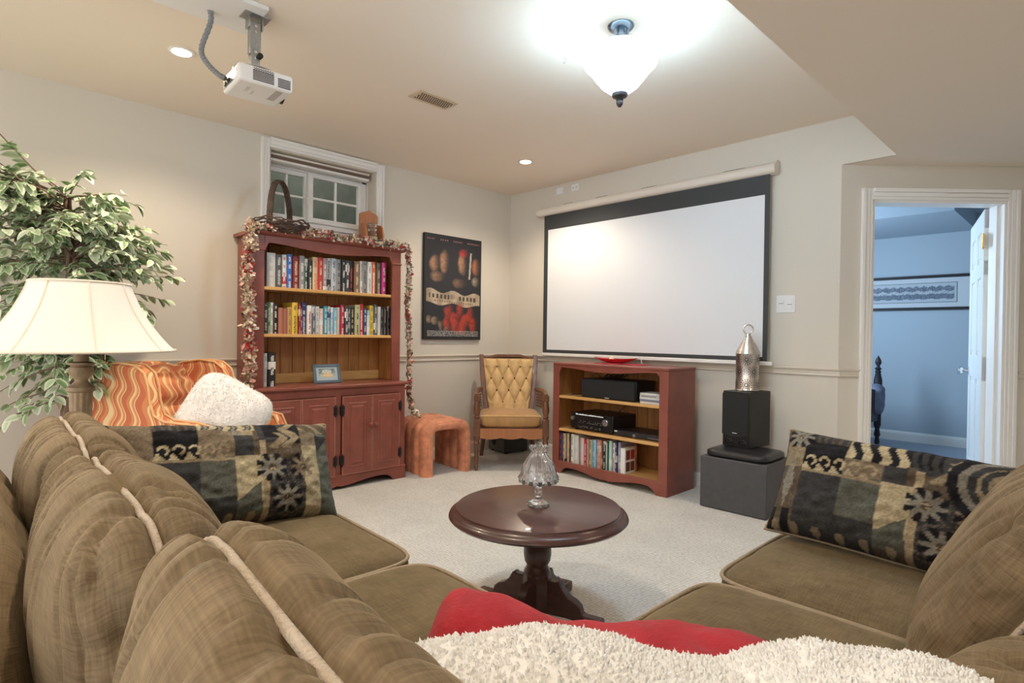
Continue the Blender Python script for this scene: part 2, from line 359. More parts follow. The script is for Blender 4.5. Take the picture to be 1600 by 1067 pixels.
def thing(name, label, cat, loc=(0,0,0), rz=0, group=None):
    o = bpy.data.objects.new(name, None); COL.objects.link(o); o.empty_display_size = .1
    o.location = loc; o.rotation_euler = (0,0,rz); return tag(o, label, cat, group)
def struct(o): o['kind'] = 'structure'; return o
def stuff(o): o['kind'] = 'stuff'; return o
def place(o, loc, rz=0, rx=0, ry=0): o.location = loc; o.rotation_euler = (rx, ry, rz); return o
def copy_tree(o, parent=None):
    c = o.copy(); COL.objects.link(c); c.parent = parent
    for ch in o.children: copy_tree(ch, c)
    return c
def add_pattern(me, cols):
    a = me.color_attributes.new('pattern', 'FLOAT_COLOR', 'POINT')
    buf = np.ones((len(me.vertices), 4), dtype=np.float32); buf[:, :3] = cols
    a.data.foreach_set('color', buf.ravel())
def softbox(name, hx, hy, hz, mat, parent, p=6., n=18, bulge=(0,0,0), disp=None, loc=(0,0,0), rot=(0,0,0), uvs=1., pt=None, label=None):
    """puffy box: superellipsoid of half sizes hx,hy,hz; bulge swells the middle of each pair of faces; disp(p, nrm)->offset. UV in metres per cube side."""
    bm = bmesh.new(); uvl = bm.loops.layers.uv.new('uv'); cache = {}
    H = (hx, hy, hz); mx = max(H)
    cnt = [max(4, int(round(n*h/mx))) for h in H]
    def vert(a):
        k = tuple(round(q, 5) for q in a)
        if k in cache: return cache[k]
        q = [abs(t) for t in a]; nrm = ((q[0]**p+q[2]**p)**(pt/p)+q[1]**pt)**(1/pt) if pt else (q[0]**p+q[1]**p+q[2]**p)**(1/p); d = [t/nrm for t in a]
        pos = Vector((d[0]*hx, d[1]*hy, d[2]*hz))
        e = [max(0, 1-t*t) for t in a]
        pos.x += math.copysign(bulge[0]*e[1]*e[2], a[0])*abs(a[0]); pos.y += math.copysign(bulge[1]*e[0]*e[2], a[1])*abs(a[1]); pos.z += math.copysign(bulge[2]*e[0]*e[1], a[2])*abs(a[2])
        if disp:
            nn = Vector((math.copysign(abs(d[0])**(p-1), d[0])/hx, math.copysign(abs(d[1])**(p-1), d[1])/hy, math.copysign(abs(d[2])**(p-1), d[2])/hz))
            nn.normalize(); pos = pos + nn*disp(pos, d, nn)
        v = bm.verts.new(pos); cache[k] = v; return v
    def lin(i, m):   # denser near the ends
        t = -1+2*i/m; return math.sin(t*PI/2)*.35 + t*.65
    for ax in range(3):
        b, c = [(1,2),(0,2),(0,1)][ax]
        for sg in (-1, 1):
            for i in range(cnt[b]):
                for j in range(cnt[c]):
                    q = []
                    for (ii, jj) in ((i,j),(i+1,j),(i+1,j+1),(i,j+1)):
                        a = [0,0,0]; a[ax] = sg; a[b] = lin(ii, cnt[b]); a[c] = lin(jj, cnt[c]); q.append((tuple(a), (a[b]*H[b]*uvs, a[c]*H[c]*uvs)))
                    vsq = [vert(x[0]) for x in q]
                    if len(set(vsq)) < 4: continue
                    fl = (sg > 0) ^ (ax == 1)
                    if not fl: vsq = vsq[::-1]; q = q[::-1]
                    f = bm.faces.new(vsq); f.smooth = True
                    for l, x in zip(f.loops, q): l[uvl].uv = x[1]
    me = bpy.data.meshes.new(name); bm.to_mesh(me); bm.free()
    o = finish(name, me, mat, parent, label=label); o.location = loc; o.rotation_euler = rot
    me.polygons.foreach_set('use_smooth', [True]*len(me.polygons))
    return o
def fuzz(name, src, mat, parent, n, length, width, jitter=.6, seed=1, keep=None, loc=None):
    """pile of tiny tufts growing on a mesh object's surface (one joined part)"""
    rnd = random.Random(seed); me = src.data; me.calc_loop_triangles()
    tri = [(me.vertices[t.vertices[0]], me.vertices[t.vertices[1]], me.vertices[t.vertices[2]], t.area) for t in me.loop_triangles]
    if keep: tri = [t for t in tri if keep((t[0].co+t[1].co+t[2].co)/3)]
    w = np.cumsum([t[3] for t in tri]); vs = []; fs = []
    for k in range(n):
        t = tri[min(len(tri)-1, int(np.searchsorted(w, rnd.random()*w[-1])))]
        a, b = rnd.random(), rnd.random()
        if a+b > 1: a, b = 1-a, 1-b
        p = t[0].co*(1-a-b)+t[1].co*a+t[2].co*b; nn = (t[0].normal*(1-a-b)+t[1].normal*a+t[2].normal*b)
        if nn.length < 1e-6: continue
        nn.normalize(); q = Vector((rnd.uniform(-1,1), rnd.uniform(-1,1), rnd.uniform(-1,1)))*jitter
        d = (nn+q).normalized(); L = length*rnd.uniform(.5, 1.25); x = d.orthogonal().normalized()*width; y = d.cross(x).normalized()*width
        bend = Vector((rnd.uniform(-1,1), rnd.uniform(-1,1), rnd.uniform(-1,1)))*L*.35
        o = len(vs); base = p - nn*.002
        vs += [base+x, base-x*.5+y*.87, base-x*.5-y*.87, p+d*L*.6+x*.55, p+d*L*.6-x*.27+y*.48, p+d*L*.6-x*.27-y*.48, p+d*L+bend]
        fs += [(o,o+1,o+4,o+3),(o+1,o+2,o+5,o+4),(o+2,o,o+3,o+5),(o+3,o+4,o+6),(o+4,o+5,o+6),(o+5,o+3,o+6)]
    m2 = bpy.data.meshes.new(name); m2.from_pydata(vs, [], fs); m2.polygons.foreach_set('use_smooth', [True]*len(fs))
    o = finish(name, m2, mat, parent); stuff(o); return o
def nz(x, y, z=0): return mnoise.noise(Vector((x, y, z)))
def arc(cx, cy, r, a0, a1, n): return [(cx+r*math.cos(a0+(a1-a0)*i/n), cy+r*math.sin(a0+(a1-a0)*i/n)) for i in range(n+1)]
# ================================================================== ROOM
H, SOF, RAIL = 2.44, 2.1535, .898
EX, BX = 2.925, 3.211
struct(MB().box(-.3, 6.6, -6.2, .02, -.1, 0).add([(2.925,.02,0),(6.6,.02,0),(6.6,3.76,0)], [(0,1,2)]).build('floor', 'carpet'))
wl = MB(); wy0, wy1, wz0, wz1 = -2.337, -1.493, 1.86, 2.362
wl.box(-.22, 0, -6.2, wy0, 0, H).box(-.22, 0, wy1, .1, 0, H).box(-.22, 0, wy0, wy1, 0, wz0).box(-.22, 0, wy0, wy1, wz1, H)
struct(wl.build('wall_left', 'wall'))
struct(MB().box(-.22, EX, 0, .11, 0, H).box(EX, BX, 0, .02, SOF, H).build('wall_back', 'wall'))
struct(MB().box(-.22, BX, -6.2, 0, H, H+.1).build('ceiling', 'ceil'))
struct(MB().prism([(BX,-6.2),(6.6,-6.2),(6.6,3.70),(2.94,.021),(BX,.021)], 'Z', SOF, H+.1).build('ceiling_bulkhead', 'ceil'))
# diagonal wall with the doorway, built in its own frame (X along the wall, Y into the bedroom)
DA = .7967; DX0, DX1, DZ = .193, 1.022, 1.94
dw = MB().box(0, DX0, 0, .11, 0, 2.5).box(DX1, 5.2, 0, .11, 0, 2.5).box(DX0, DX1, 0, .11, DZ, 2.5)
w = struct(dw.build('wall_right', 'wall')); place(w, (EX,0,0), DA)

struct(MB().box(6.6, 6.7, -6.2, 3.8, 0, H).build('wall_side', 'wall'))
# chair rails
def rail_profile(d=1): # (out, z)
    return [(0,.848),(.010*d,.848),(.013*d,.853),(.010*d,.860),(.012*d,.880),(.020*d,.886),(.022*d,.893),(.018*d,.898),(0,.898)]
struct(MB().prism([(a, z) for a, z in rail_profile()], 'Y', -6.2, 0).build('trim_1', 'rail'))
struct(MB().prism([(-a, z) for a, z in rail_profile()], 'X', 0, EX+.012).build('trim_2', 'rail'))
t = struct(MB().prism([(-a, z) for a, z in rail_profile()], 'X', -.004, DX0-.068).build('trim_3', 'rail')); place(t, (EX,0,0), DA)
t = struct(MB().prism([(-a, z) for a, z in rail_profile()], 'X', DX1+.078, 5.).build('trim_4', 'rail')); place(t, (EX,0,0), DA)
# baseboards
def base_prof(s): return [(0,0),(.014*s,0),(.014*s,.075),(.008*s,.09),(0,.095)]
struct(MB().prism(base_prof(1), 'Y', -6.2, 0).build('baseboard_left', 'white'))
struct(MB().prism(base_prof(-1), 'X', 0, EX).build('baseboard_back', 'white'))
t = struct(MB().prism(base_prof(-1), 'X', 0, DX0-.07).build('baseboard_right', 'white')); place(t, (EX,0,0), DA)

# ---- doorway: casing, jamb, open door
dr = bpy.data.objects.new('door_1', None); COL.objects.link(dr); place(dr, (EX,0,0), DA); struct(dr)
def casing_strip(horizontal, a, b, inner, sgn):
    m = MB()
    for o0, o1, th in ((0,.020,.010),(.020,.046,.014),(.046,.070,.021)):
        if horizontal: m.box(a-o1 if False else a, b, -th, 0, inner+o0, inner+o1)
        else: m.box(min(inner+sgn*o0, inner+sgn*o1), max(inner+sgn*o0, inner+sgn*o1), -th, 0, a, b)
    return m
casing_strip(False, 0, DZ+.07, DX0, -1).build('casing', 'white', dr, bevel=.003)
casing_strip(False, 0, DZ+.07, DX1, 1).build('casing', 'white', dr, bevel=.003)
casing_strip(True, DX0, DX1, DZ, 1).build('casing_head', 'white', dr, bevel=.003)
MB().box(DX0-.001, DX0+.015, 0, .115, 0, DZ).box(DX0+.015, DX0+.025, .06, .075, 0, DZ).build('jamb', 'white', dr)
MB().box(DX1-.015, DX1+.001, 0, .115, 0, DZ).box(DX1-.025, DX1-.015, .045, .07, 0, DZ).build('jamb', 'white', dr)
MB().box(DX0, DX1, 0, .115, DZ-.015, DZ+.001).build('jamb_head', 'white', dr)
# leaf in its own frame: X along the leaf from the hinge
leaf = MB(); LW, LT, LH = .79, .036, 1.925
stx = [(0,.11),(.335,.455),(.68,LW)]; rlz = [(.01,.22),(.82,.98),(1.50,1.60),(1.80,LH)]
for a, b in stx: leaf.box(a, b, -LT/2, LT/2, .01, LH)
for a, b in rlz: leaf.box(0, LW, -LT/2+.0004, LT/2-.0004, a, b)
lm = Matrix.Translation((DX1-.008, .135, 0)) @ Matrix.Rotation(math.radians(90-33.5), 4, 'Z')
lo = leaf.build('door_leaf', 'white', dr, bevel=.004); lo.matrix_local = lm
for xa, xb in ((.11,.335),(.455,.68)):
    for za, zb in ((.22,.82),(.98,1.50),(1.60,1.80)):
        q = MB().box(xa, xb, -.008, .008, za, zb).box(xa+.03, xb-.03, -.014, .014, za+.03, zb-.03)
        q.build('panel', 'white', lo, bevel=.005)
for kz in (.25, 1.72):
    MB().box(-.030, .028, .017, .021, kz-.045, kz+.045).lathe([(.007,-.05),(.007,.05)], (0,.024,kz), 10).build('hinge', 'brass', lo)
kn = MB(); kprof = [(0,0),(.032,0),(.032,.006),(.012,.010),(.011,.030),(.024,.040),(.028,.055),(.022,.068),(0,.072)]
for s in (1, -1):
    k = MB().lathe(kprof, (0,0,0), 16); k.xf(Matrix.Translation((.73, s*LT/2, .86)) @ Matrix.Rotation(-s*PI/2, 4, 'X')); kn.add(k.v, k.f)
kn.build('knob', 'chrome', lo, smooth=True)

# ---- bedroom beyond the door
struct(MB().box(1.2, 6.2, 3.43, 3.53, 0, 2.45).build('wall_bedroom_back', 'bedwall'))
struct(MB().box(1.1, 1.2, .11, 3.53, 0, 2.45).build('wall_bedroom_left', 'bedwall'))
struct(MB().box(6.2, 6.3, 2.5, 3.53, 0, 2.45).build('wall_bedroom_right', 'bedwall'))
struct(MB().prism([(1.1,.11),(2.9,.11),(6.3,3.60),(6.3,3.63),(1.1,3.63)], 'Z', 2.36, 2.45).build('ceiling_bedroom', 'bedwall'))
struct(MB().box(1.2, 3.16, 2.2, 3.43, 2.195, 2.37).build('ceiling_bedroom_soffit', 'bedwall'))
struct(MB().prism([(1.1,.11),(2.97,.0745),(2.99,.06),(6.35,3.49),(6.35,3.53),(1.1,3.53)], 'Z', -.1, .0008).build('floor_bedroom', 'bedcarpet'))
struct(MB().prism([(3.43,0),(3.415,0),(3.415,.08),(3.422,.10),(3.43,.105)], 'X', 1.2, 6.2).build('baseboard_bedroom', 'white'))
bl = bpy.data.lights.new('bedroom_daylight', 'AREA'); bl.shape = 'RECTANGLE'; bl.size = 1.2; bl.size_y = .9; bl.energy = P_BED; bl.color = C_BED
blo = bpy.data.objects.new('bedroom_daylight', bl); COL.objects.link(blo); blo.location = (1.25, 1.6, 1.6); blo.rotation_euler = (0, -PI/2, 0)
# framed panoramic photograph
pf = thing('framed_panorama', 'long framed group photograph on the bedroom wall seen through the doorway', 'picture', (2.35,3.43,1.584))
x0, x1, z0, z1 = -1.0, .796, -.182, .182
MB().box(x0,x1,-.025,-.001,z0,z0+.03).box(x0,x1,-.025,-.001,z1-.03,z1).box(x0,x0+.014,-.025,-.001,z0,z1).box(x1-.014,x1,-.025,-.001,z0,z1).build('frame', 'black', pf)
MB().box(x0+.01,x1-.01,-.016,-.002,z0+.02,z1-.02).build('mat_board', pm('mat_board', (.62,.64,.66), .6), pf)
def grid_print(name, w, h, nu, nv, fn, mat, parent, M4, th=.0):
    us = np.linspace(0,1,nu); vsn = np.linspace(0,1,nv); U, V = np.meshgrid(us, vsn)
    P = [tuple(M4 @ Vector(((u-.5)*w, 0, (v-.5)*h))) for u, v in zip(U.ravel(), V.ravel())]
    F = [(j*nu+i, j*nu+i+1, (j+1)*nu+i+1, (j+1)*nu+i) for j in range(nv-1) for i in range(nu-1)]
    me = bpy.data.meshes.new(name); me.from_pydata(P, [], F); add_pattern(me, fn(U.ravel(), V.ravel()))
    return finish(name, me, mat, parent)
def crowd(U, V):
    rs = np.random.RandomState(3); c = np.zeros((len(U),3)); c[:] = (.50,.54,.57)
    n = rs.rand(len(U))
    def band(v0, v1, a, b):
        k = (V > v0+.03*np.sin(U*90)) & (V < v1+.03*np.sin(U*140)) & (U > .02) & (U < .985); c[k] = np.array(a)[None]+(np.array(b)-np.array(a))[None]*n[k][:,None]
    band(.16,.46,(.06,.09,.14),(.25,.28,.33)); band(.44,.60,(.32,.36,.40),(.58,.6,.62)); band(.58,.82,(.06,.09,.14),(.28,.3,.35))
    return c
MB().box(x0+.13,x1-.128,-.0175,-.015,-.103,.103).build('inner_line', 'black', pf)
grid_print('photo', 1.53, .198, 260, 26, crowd, 'print', pf, Matrix.Translation((-.101,-.018,0)))
# bed corner
bd = thing('bed', 'dark turned-post bed with blue bedding in the bedroom', 'bed', (2.43,3.0,0))
prof = [(0,0),(.020,0),(.024,.03),(.018,.07),(.030,.10),(.020,.16),(.034,.20),(.034,.42),(.036,.45),(.026,.48),(.040,.58),(.040,.66),(.024,.74),(.030,.755),(.020,.77),(.034,.785),(.018,.80),(.016,.815),(.030,.845),(.026,.875),(.010,.905),(0,.925)]
MB().lathe(prof, (0,0,0), 14).build('bed_post', 'darkpost', bd, smooth=True)
MB().lathe(prof, (0,-1.35,0), 14).build('bed_post', 'darkpost', bd, smooth=True)
MB().prism([(-.03,.25),(-.03,.56),(-.35,.60),(-.68,.66),(-1.0,.60),(-1.32,.56),(-1.32,.25)], 'X', -.015, .015).build('footboard', 'darkpost', bd, bevel=.005)
softbox('bedding', .62, .64, .14, 'bluebed', bd, 5, 14, (0,0,.03), lambda p,d,n: .02*nz(p.x*6,p.y*6,p.z*6), (-.6,-.68,.46))
softbox('throw', .07, .10, .16, 'bluebed', bd, 3, 10, (0,0,0), lambda p,d,n: .015*nz(p.x*16,p.y*16,p.z*16), (.005,-.07,.47))
MB().box(-1.2,-.02,-.03,.0,.26,.36).build('side_rail', 'darkpost', bd)
MB().box(-1.2,-.02,-1.35,-1.32,.26,.36).build('side_rail', 'darkpost', bd)

# ---- window
wn = bpy.data.objects.new('window_1', None); COL.objects.link(wn); struct(wn)
def wcas(a0, a1, b0, b1, name):
    return MB().box(0, .014, a0, a1, b0, b1)
m = MB()
for o0, o1, th in ((0,.018,.010),(.018,.042,.013),(.042,.060,.020)):
    m.box(0, th, wy0-o1, wy0-o0, wz0-.05, wz1+.06)
m.build('casing', 'white', wn, bevel=.003)
m = MB()
for o0, o1, th in ((0,.020,.010),(.020,.048,.013),(.048,.066,.020)):
    m.box(0, th, wy1+o0, wy1+o1, wz0-.05, wz1+.06)
m.build('casing', 'white', wn, bevel=.003)
m = MB()
for o0, o1, th in ((0,.020,.010),(.020,.048,.013),(.048,.068,.020)):
    m.box(0, th, wy0, wy1, wz1+o0, wz1+o1)
m.build('casing_head', 'white', wn, bevel=.003)
MB().box(0, .013, wy0, wy1, wz0-.06, wz0-.022).box(-.16, .03, wy0-.02, wy1+.02, wz0-.022, wz0+.004).build('sill', 'white', wn, bevel=.004)
MB().box(-.2, 0, wy0-.002, wy0+.010, wz0, wz1).box(-.2, 0, wy1-.010, wy1+.002, wz0, wz1).box(-.2, 0, wy0, wy1, wz1-.010, wz1+.002).build('reveal_lining', 'rail', wn)
# stepped lower sill and outer frame
MB().box(-.205,-.13, wy0+.01, wy1-.01, wz0+.002, wz0+.03).box(-.205,-.155, wy0+.01, wy1-.01, wz0+.03, wz0+.05)\
    .box(-.205,-.14, wy0+.01, wy1-.01, 2.28, wz1-.01).box(-.205,-.14, wy0+.01, wy0+.035, wz0+.05, 2.3).box(-.205,-.14, wy1-.05, wy1-.01, wz0+.05, 2.3).build('outer_frame', 'white', wn, bevel=.003)
def sash(ya, yb, xo):
    za, zb = 1.91, 2.285
    s = MB().box(xo-.02, xo+.015, ya, ya+.038, za, zb).box(xo-.02, xo+.015, yb-.038, yb, za, zb).box(xo-.0194, xo+.0144, ya+.037, yb-.037, za, za+.038).box(xo-.0194, xo+.0144, ya+.037, yb-.037, zb-.034, zb)
    so = s.build('sash', 'white', wn, bevel=.003)
    ym, zm = (ya+yb)/2, (za+zb)/2
    MB().box(xo-.012, xo+.004, ym-.008, ym+.008, za+.03, zb-.03).build('muntin', 'white', so)
    MB().box(xo-.0118, xo+.0038, ya+.03, yb-.03, zm-.008, zm+.008).build('muntin', 'white', so)
    for yy0, yy1 in ((ya+.036, ym-.007), (ym+.007, yb-.036)):
        for zz0, zz1 in ((za+.036, zm-.007), (zm+.007, zb-.032)):
            MB().box(xo-.006, xo-.003, yy0, yy1, zz0, zz1).build('pane', 'pane', so)
    return so
sash(wy0+.03, -1.965, -.188); s2 = sash(-1.99, wy1-.045, -.148)
MB().box(-.140,-.128,-2.0,-1.985,2.04,2.09).ball((-.126,-1.992,2.075), .009, 8).build('latch', 'white', wn)
struct(MB().box(-.95,-.22,-2.9,-2.85,1.2,2.7).box(-.95,-.22,-.95,-.9,1.2,2.7).box(-1.0,-.95,-2.9,-.9,1.2,2.7).box(-1.0,-.22,-2.9,-.9,1.15,1.2).build('wall_window_well', 'concrete'))
# roller/cellular blind pulled up
bd2 = thing('window_blind', 'brown and white blind pulled up under the window head', 'blind', (-.07, -1.915, 2.30))
MB().box(-.03,.03,-.405,.385,.030,.046).build('headrail', 'casing', bd2, bevel=.003)
MB().box(-.025,.025,-.40,.38,.006,.029).build('folded_fabric', pm('brown_blind', (.16,.11,.08), .7), bd2)
MB().box(-.028,.028,-.405,.385,-.012,.005).build('bottom_rail', 'white', bd2, bevel=.003)
MB().tube([(.02,.372,-.01),(.021,.373,-.15),(.02,.372,-.33)], .0022, 6).build('pull_cord', 'white', bd2)

# ---- electrical
def outlet(name, label, cat, x, z, kind):
    o = thing(name, label, cat, (x, 0, z))
    if kind == 'switch':
        MB().box(-.060,.060,-.006,0,-.058,.058).build('plate', 'plate', o, bevel=.004)
        for sx, up in ((-.026,1),(.026,-1)):
            MB().box(sx-.018,sx+.018,-.0085,-.005,-.034,.034).build('rocker_frame', 'plate', o, bevel=.001)
            MB().add([(sx-.014,-.008,-.029),(sx+.014,-.008,-.029),(sx+.014,-.008,.029),(sx-.014,-.008,.029),(sx-.014,-.010-.004*(up<0),-.029),(sx+.014,-.010-.004*(up<0),-.029),(sx+.014,-.010-.004*(up>0),.029),(sx-.014,-.010-.004*(up>0),.029)],
                     [(0,1,2,3),(4,7,6,5),(0,4,5,1),(1,5,6,2),(2,6,7,3),(3,7,4,0)]).build('rocker', 'plate', o)
            MB().box(sx-.014,sx+.014,-.0135,-.0085,-.002+.004*up,.002+.004*up).build('rocker_line', pm('grey_line',(.25,.27,.27),.5), o)
    else:
        MB().box(-.040,.040,-.006,0,-.030,.030).build('plate', 'plate', o, bevel=.004)
        for sx in (-.018,.018):
            MB().lathe([(.014,0),(.014,.002)], (0,0,0), 14).xf(Matrix.Translation((sx,-.006,0)) @ Matrix.Rotation(PI/2,4,'X')).build('socket', 'plate', o)
            if kind == 'outlet':
                MB().box(sx-.007,sx-.004,-.0088,-.006,-.006,.006).box(sx+.004,sx+.007,-.0088,-.006,-.006,.006).build('slot', 'dark', o)
    return o
outlet('light_switch', 'white double rocker light switch between the screen and the doorway', 'switch', 2.607, 1.306, 'switch')
outlet('wall_plate', 'blank white wall plate high on the wall nearer the corner', 'wall plate', .633, 2.380, 'blank')
outlet('wall_outlet', 'white socket outlet high on the wall above the screen casing', 'outlet', .811, 2.380, 'outlet')

# ---- ceiling fixtures
cl = thing('ceiling_light', 'lit frosted glass bowl ceiling light with dark finial', 'ceiling light', (2.566,-1.825,H))
MB().lathe([(0,0),(.056,0),(.058,-.006),(.050,-.016),(.030,-.022),(0,-.022)], seg=28).build('canopy', 'canopy', cl, smooth=True)
MB().lathe([(.018,-.02),(.018,-.04),(.026,-.044),(.026,-.085),(.030,-.09),(.030,-.12),(.012,-.13),(.012,-.30),(0,-.30)], seg=18).build('stem', 'canopy', cl, smooth=True)
for k in range(3):
    a = k*2*PI/3+.4; MB().tube([(.03*math.cos(a),.03*math.sin(a),-.015),(.03*math.cos(a),.03*math.sin(a),-.11)], .006, 8).build('rod', 'canopy', cl)
bowl = [(.132,-.112),(.150,-.120),(.161,-.140),(.162,-.155),(.155,-.175),(.130,-.200),(.105,-.235),(.080,-.265),(.050,-.288),(.018,-.298)]
bowl_in = [(max(r-.006,.006), z+.004) for r, z in reversed(bowl)]
MB().lathe(bowl, seg=40).build('glass_bowl', 'lampglow', cl, smooth='full')
MB().lathe(bowl_in, seg=40).build('bowl_light_block', 'plate', cl, smooth='full')  # opaque lining added to keep the bowl's inner glow off the ceiling
MB().lathe([(0,-.288),(.030,-.290),(.036,-.300),(.032,-.312),(.014,-.318),(.014,-.322),(.016,-.326),(.013,-.331),(.015,-.335),(.014,-.345),(.006,-.356),(0,-.358)], seg=18).build('finial', 'bronze', cl, smooth=True)
for k in range(3):
    a = k*2*PI/3; pl = bpy.data.lights.new('ceiling_bulb', 'POINT'); pl.energy = P_CEIL/3; pl.color = C_CEIL; pl.shadow_soft_size = .03
    po = bpy.data.objects.new('ceiling_bulb', pl); COL.objects.link(po); po.parent = cl; po.location = (.075*math.cos(a), .075*math.sin(a), -.150)
def potlight(loc, label, e=1.):
    p = thing('recessed_light', label, 'recessed light', loc, group='recessed ceiling lights')
    MB().lathe([(.058,-.001),(.060,-.004),(.044,-.007),(.040,-.002),(.040,.0)], seg=28).build('trim_ring', 'potmetal', p, smooth=True)
    MB().lathe([(0,-.0035),(.040,-.003),(.040,0),(0,0)], seg=24).build('bulb', 'potglow', p)
    s = bpy.data.lights.new('recessed_bulb', 'SPOT'); s.energy = P_POT*e; s.color = C_POT; s.spot_size = 2.5; s.spot_blend = .6; s.shadow_soft_size = .04
    so = bpy.data.objects.new('recessed_bulb', s); COL.objects.link(so); so.parent = p; so.location = (0,0,-.012)
potlight((.90,-3.12,H), 'lit recessed ceiling spotlight beside the projector')
potlight((.884,-.70,H), 'lit recessed ceiling spotlight above the far corner')
potlight((2.45,-3.25,H), 'unseen recessed fill light added over the sectional sofa')  # this one and the two below are out of view, added as fill
potlight((4.3,-1.3,SOF), 'unseen recessed fill light added in the low ceiling near the doorway', .7)  # added fill light, outside the view
potlight((4.6,-4.8,SOF), 'unseen recessed fill light added in the low ceiling behind the sofa', .8)  # fill light added behind the camera
vt = thing('ceiling_vent', 'almond perforated vent cover in the ceiling', 'vent', (1.325,-1.915,H))
MB().box(-.068,.068,-.135,.135,-.006,0).build('plate', 'vent', vt, bevel=.005)
hm = MB()
for i in range(5):
    for j in range(16):
        x = -.036+.018*i; y = -.105+.014*j+(.007 if i % 2 else 0)
        k = len(hm.v); hm.lathe([(.0042,-.0085),(.0042,-.0055)], (x,y,0), 6)
hm.build('perforations', 'dark', vt)
hk = MB().tube([(0,0,0),(0,0,-.012)] + [(.010*math.sin(a), 0, -.022+.010*math.cos(a)) for a in [i*PI*1.5/10 for i in range(11)]], .0018, 6).build('ceiling_hook', 'chrome')
hk.location = (2.207,-1.784,H); tag(hk, 'small metal hook screwed into the ceiling beside the bowl light', 'hook')
# ================================================================== HUTCH
HO = (.02,-2.01,0)
hu = thing('hutch', 'tall barn-red painted hutch with pine-lined shelves and four doors', 'bookcase', HO)
Bm = lambda: MB()
def hb(name, m, mat, parent=hu, **kw): return m.build(name, mat, parent, off=HO, **kw)
ya, yb, fx = -2.565, -1.470, .404
# base carcass: sides, face frame, bottom, back
hb('base_side', MB().box(.02, fx-.02, ya, ya+.02, 0, .70), 'red', bevel=.002)
hb('base_side', MB().box(.02, fx-.02, yb-.02, yb, 0, .70), 'red', bevel=.002)
hb('base_back', MB().box(.02, .03, ya+.02, yb-.02, .05, .70), 'red')
hb('base_floor', MB().box(.03, fx-.022, ya+.02, yb-.02, .08, .095), 'red')
ff = MB().box(fx-.02, fx, ya, -2.515, .0, .70).box(fx-.02, fx, -1.52, yb, .0, .70).box(fx-.02, fx, -2.037, -1.99, .09, .70)
ff.box(fx-.0198, fx-.0002, -2.52, -1.515, .643, .70)
hb('face_frame', ff, 'red', bevel=.0015)
# scalloped apron
def scallop(y0, y1, z_top, drop, foot):
    w = y1-y0; pts = [(y0,z_top),(y0,0),(y0+foot,0)]
    n = 40
    for i in range(n+1):
        u = i/n; y = y0+foot+(w-2*foot)*u
        k = abs(u-.5)*2
        # rise quickly from the foot, bulge down towards the middle, small cusp
        z = drop*(1-math.exp(-((1-k)*14))) - (drop-.018)*math.exp(-(k*2.1)**2) + (.010*math.exp(-(k*30)**2))
        pts.append((y, max(0, z)))
    pts += [(y1-foot,0),(y1,0),(y1,z_top)]
    return pts
hb('apron', MB().prism(scallop(ya-.004, yb+.004, .095, .055, .10), 'X', fx-.018, fx+.008), 'red', bevel=.0015)
hb('apron_moulding', MB().prism([(fx,.088),(fx+.012,.088),(fx+.008,.100),(fx,.104)], 'Y', ya-.004, yb+.004), 'red')
hb('countertop', MB().box(.02, fx+.022, ya-.02, yb+.02, .70, .722), 'red', bevel=.006)
def panel_door(y0, y1, hinge_left):
    d = MB().box(fx+.001, fx+.017, y0, y1, .098, .640); do = hb('door', d, 'red', bevel=.003)
    s = .052
    for a0, a1, b0, b1 in ((y0+s-.012, y0+s, .098+s-.012, .640-s+.012), (y1-s, y1-s+.012, .098+s-.012, .640-s+.012)):
        hb('panel_groove', MB().box(fx+.0165, fx+.0185, a0, a1, b0, b1), 'redwear', do) if False else None
    # raised panel with sloped border
    yy0, yy1, zz0, zz1 = y0+s, y1-s, .098+s, .640-s; q = .022; xa, xb = fx+.011, fx+.021
    rec = MB()
    P = [(fx+.0175,yy0-.008,zz0-.008),(fx+.0175,yy1+.008,zz0-.008),(fx+.0175,yy1+.008,zz1+.008),(fx+.0175,yy0-.008,zz1+.008),
         (fx+.022,yy0,zz0),(fx+.022,yy1,zz0),(fx+.022,yy1,zz1),(fx+.022,yy0,zz1),
         (fx+.018,yy0+.010,zz0+.010),(fx+.018,yy1-.010,zz0+.010),(fx+.018,yy1-.010,zz1-.010),(fx+.018,yy0+.010,zz1-.010),
         (fx+.025,yy0+.026,zz0+.026),(fx+.025,yy1-.026,zz0+.026),(fx+.025,yy1-.026,zz1-.026),(fx+.025,yy0+.026,zz1-.026)]
    F = []
    for L in range(3):
        for i in range(4): a, b = L*4+i, L*4+(i+1) % 4; F.append((a, b, b+4, a+4))
    F.append((12,13,14,15)); rec.add(P, F); hb('raised_panel', rec, 'red', do)
    # worn light edge lines along the door rim
    hb('worn_edge', MB().box(fx+.0165, fx+.0176, y0+.001, y0+.004, .100, .638).box(fx+.0165, fx+.0176, y1-.004, y1-.001, .100, .638).box(fx+.0165, fx+.0176, y0, y1, .637, .640).box(fx+.0165, fx+.0176, y0, y1, .098, .101), 'redwear', do)
    ky = y1-.018 if hinge_left else y0+.018
    k = MB().lathe([(0,0),(.008,0),(.007,.008),(.014,.014),(.017,.022),(.013,.030),(0,.033)], seg=16).xf(Matrix.Translation((fx+.017,ky,.43)) @ Matrix.Rotation(PI/2,4,'Y'))
    hb('knob', k, 'red', do, smooth=True)
    hy = y0 if hinge_left else y1
    for hz in (.20,.545):
        h = MB().box(fx+.0005, fx+.021, hy-.014, hy+.014, hz-.030, hz+.030).lathe([(.005,-.034),(.005,.034)], (fx+.022,hy,hz), 8)
        h.ball((fx+.022,hy,hz+.037), .006, 6).ball((fx+.022,hy,hz-.037), .006, 6)
        hb('hinge', h, 'iron', do, bevel=.002)
